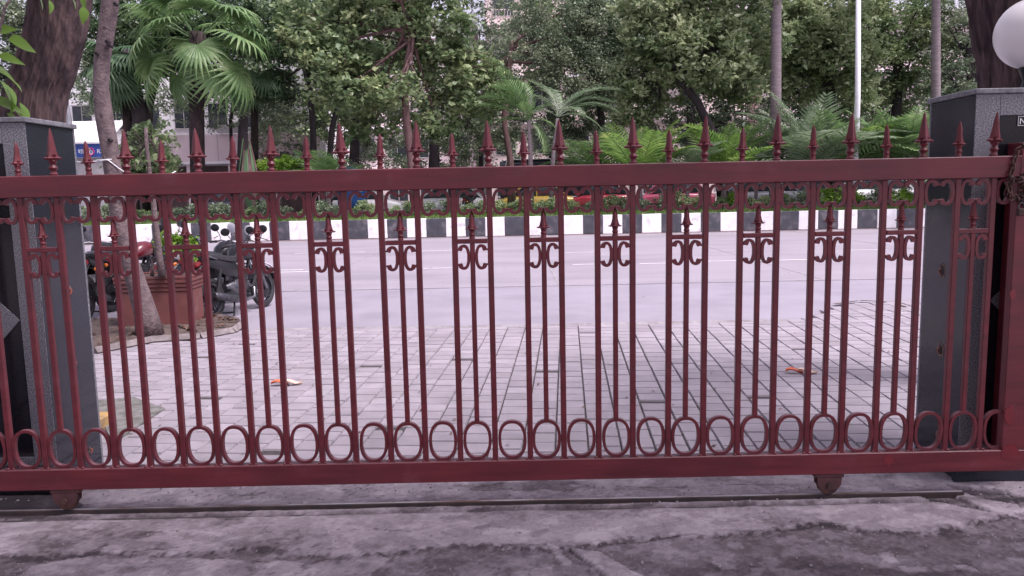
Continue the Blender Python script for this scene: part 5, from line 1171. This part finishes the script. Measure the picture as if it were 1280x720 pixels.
# ------------------------------------------------------------------ buildings
def facade(name, label, x0, x1, y, dpt, floors, fh, wallm, nb, win=(1.3,1.4), z0=0, balc=True, seedw=0):
    t = thing(name, label, 'building', ((x0+x1)/2, y, 0)); w_ = x1-x0
    m = MB(); m.bbox((-w_/2,0,-.1),(w_/2,dpt,z0+floors*fh+.9),.02); wl = obj('wall', m, wallm, t)
    slab = MB(); slab.bbox((-w_/2-.1,-.35,-.08),(w_/2+.1,-.002,.08),.01); sm_ = mesh(slab,'floor_slab'); sm_.materials.append(M['wall_white'])
    wm = MB(); wm.bbox((-win[0]/2,-.03,0),(win[0]/2,-.002,win[1]),.004); wme = mesh(wm,'window'); wme.materials.append(M['glass_dark'])
    fm = MB(); a,b_ = win[0]/2,win[1]
    for (p0,p1) in (((-a-.06,-.07,-.06),(-a,-.003,b_+.06)),((a,-.07,-.06),(a+.06,-.003,b_+.06)),((-a,-.07,b_),(a,-.003,b_+.06)),((-a,-.07,-.06),(a,-.003,0)),((-.025,-.06,.001),(.025,-.031,b_-.001))): fm.bbox(p0,p1,.004)
    fme = mesh(fm,'frame'); fme.materials.append(M['frame'])
    bmb = MB(); bmb.bbox((-1.1,-1.1,-.1),(1.1,-.36,0),.01)
    for k in range(12): bmb.box((-1.06+k*.193,-1.08,.45),(.03,.03,.9))
    bmb.box((0,-1.08,.92),(2.2,.05,.05)); bme = mesh(bmb,'balcony'); bme.materials.append(wallm)
    for f in range(floors):
        z = z0+f*fh; place(sm_,'floor_slab',t,(0,0,z+fh))
        for k in range(nb):
            x = -w_/2+(k+.5)*w_/nb; o = place(wme,'window',t,(x,0,z+1.0)); place(fme,'frame',o,(0,0,0))
            if balc and (k+f+seedw)%2 == 0: place(bme,'balcony',t,(x,-.0,z+.25))
    m = MB(); m.bbox((-w_/2-.2,-.4,z0+floors*fh+.901),(w_/2+.2,dpt+.2,z0+floors*fh+1.1),.02); obj('roof', m, M['wall_white'], t)
    return t
BY = KD+27
facade('apartment_building', 'beige apartment block with balconies glimpsed behind the middle trees', P(610,200,BY).x, P(930,200,BY).x, BY, 10, 5, 3.1, M['wall_beige'], 7)
facade('apartment_building', 'pinkish apartment block glimpsed behind the palms at right', P(950,200,BY+1).x, P(1330,200,BY+1).x, BY+1, 10, 4, 3.1, M['wall_pink'], 8, seedw=1)
facade('apartment_building', 'pale grey apartment block glimpsed behind the reddish trunked tree', P(360,200,BY+2).x, P(595,200,BY+2).x, BY+2, 10, 4, 3.1, M['wall_pink'], 6, balc=False)
# left white building with pink parapet
BL_ = KD+17.5
zA = P(260,203,BL_).z; zB = P(260,168,BL_).z; zC = P(260,90,BL_).z
xa, xb2 = P(60,200,BL_).x, P(400,200,BL_).x
t = thing('shop_building', 'white two storey building with pink parapet and blue sign at left', 'building', ((xa+xb2)/2, BL_, 0)); hw = (xb2-xa)/2
def tb(nm,a,b_,m_,par=None,bev=.01):
    q = MB(); q.bbox(a,b_,bev); return obj(nm,q,m_,par or t)
tb('wall',(-hw,1.6,-.1),(hw,9,zC+3),M['wall_white'])
tb('parapet',(-hw*.35,0,zA+.05),(hw,.15,zB),M['wall_pink']); tb('ledge',(-hw*.36,-.1,zA-.10),(hw,1.59,zA+.049),M['wall_white'])
for k in range(8): tb('parapet_joint',(-hw*.35+.8+k*1.3,-.012,zA+.06),(-hw*.35+.83+k*1.3,-.001,zB-.01),M['frame'],bev=.002)
tb('shop_recess',(-hw*.34,1.56,.0),(hw-.2,1.598,zA-.15),mat('brown_shutter',(.16,.11,.10),(.10,.075,.07),3,.7))
for k in range(6): tb('column',(-hw*.3+k*2.4,.1,0),(-hw*.3+k*2.4+.3,.5,zA-.101),M['wall_pink'])
for k in range(9):
    x = -hw*.9+k*2.0; wn = tb('window',(x,1.56,zB+.5),(x+1.1,1.598,zB+1.9),M['glass_dark']); tb('frame',(x-.06,1.53,zB+.42),(x+1.16,1.559,zB+.499),M['frame'],wn); tb('frame',(x-.06,1.53,zB+1.901),(x+1.16,1.559,zB+1.98),M['frame'],wn); tb('mullion',(x+.53,1.54,zB+.5),(x+.57,1.559,zB+1.9),M['frame'],wn)
tb('air_conditioner',(P(275,175,BL_).x-(xa+xb2)/2,-.0-.3,zB+.05),(P(275,175,BL_).x-(xa+xb2)/2+1.2,.14,zB+.5),M['frame'])
# white annex with the blue sign
D = KD+12.5; a0 = P(88,200,D); a1 = P(129,200,D); z0_ = P(110,197,D).z; z1_ = P(110,178,D).z; z2_ = P(110,146,D).z
t2 = thing('kiosk', 'white roofed kiosk with a blue and white fascia sign left of the slender trunk', 'kiosk', (a0.x, D, .13)); wd = a1.x-a0.x
q = MB(); q.bbox((-1.2,.02,0),(wd+.3,3,z0_-.13),.01); obj('wall',q,mat('grey_wall',(.42,.40,.42),(.34,.32,.34),3,.8),t2)
q = MB(); q.add([(-1.3,-.15,z1_-.129),(wd+.35,-.15,z1_-.129),(wd+.25,2.2,z2_-.13),(-1.3,2.2,z2_-.13),(-1.3,-.15,z1_-.2),(wd+.35,-.15,z1_-.2),(wd+.25,2.2,z2_-.2),(-1.3,2.2,z2_-.2)], [(0,1,2,3),(4,7,6,5),(0,4,5,1),(1,5,6,2),(2,6,7,3),(3,7,4,0)]); obj('roof',q,M['wall_white'],t2)
q = MB(); q.bbox((-1.25,-.1,z0_-.12),(wd+.3,.0,z1_-.205),.004); sg_ = obj('fascia_sign',q,M['sign_blue'],t2)
text('sign_text', 'की शाखा', .33, M['white_print'], sg_, (.04,-.101,z0_+.07), (R(90),0,0), .004)
text('sign_logo', 'b', .50, M['white_print'], sg_, (wd*.60,-.101,z0_+.02), (R(90),0,0), .004)
q = MB(); q.tube([(wd*.60+.16+math.cos(a)*.13,-.112,z0_+.16+math.sin(a)*.17) for a in [R(-120+k*20) for k in range(13)]], .03, 5, up=(0,1,0)); obj('sign_swirl',q,M['pink_print'],sg_)
text('sign_text', 'RS', .30, M['white_print'], sg_, (wd*.86,-.101,z0_+.07), (R(90),0,0), .004)
# blue tarpaulin beside the palm, behind the middle-left spears
c = P(438,206,KD+3.4); t3 = thing('blue_tarpaulin', 'blue tarpaulin bundle showing above the gate rail below the dark trunks', 'tarpaulin', (c.x,c.y,MZ))
q = MB(); q.loft([(-.55,0,.8,.1,.5),(-.4,0,1.0,.4,.75),(0,0,1.05,.5,.85),(.4,0,1.0,.4,.72),(.6,0,.8,.1,.4)], 12, 2.4); q.v = [(x+random.uniform(-.04,.04),y+random.uniform(-.04,.04),z+random.uniform(-.05,.05)) for x,y,z in q.v]; obj('sheet',q,mat('blue_plastic_sheet',(.05,.16,.5),(.03,.10,.36),4,.35),t3,smooth=True)
q = MB(); q.tube([(-.5,-.40,.95),(0,-.53,1.0),(.5,-.40,.9)],.012,5); obj('rope',q,M['white_metal'],t3)

# two more bikes parked across the road, glimpsed through the scrolls
for (px, lab, rz_) in ((590, 'dark motorbike parked across the road, glimpsed through the scrolls left of the yellow taxi', 1.2), (905, 'dark motorbike parked across the road, glimpsed behind the lime shrubs', 1.8)):
    x = P(px,240,KD+8.4).x; motorbike(lab, (x,KD+7.9,.40), rz_, M['paint_black'], s=1.0, plate=False)

# small debris on the road and paving
db = MB()
for k in range(160):
    px = random.uniform(200,1150); py = random.uniform(300,570); g = G(px,py); q = random.uniform(.008,.022); a = random.random()*6
    z = .004 if g.y < 9 else -.012; d = Vector((math.cos(a),math.sin(a),random.uniform(-.2,.4)))*q; e_ = Vector((-math.sin(a),math.cos(a),random.uniform(0,.4)))*q*.5; c_ = Vector((g.x,g.y,z+q*.3)); db.add([c_-d,c_+e_,c_+d,c_-e_],[(0,1,2,3)])
tag(obj('road_litter', db, M['litter']), 'tiny dry leaf bits and dirt scattered over the paving and road', 'litter', kind='stuff')
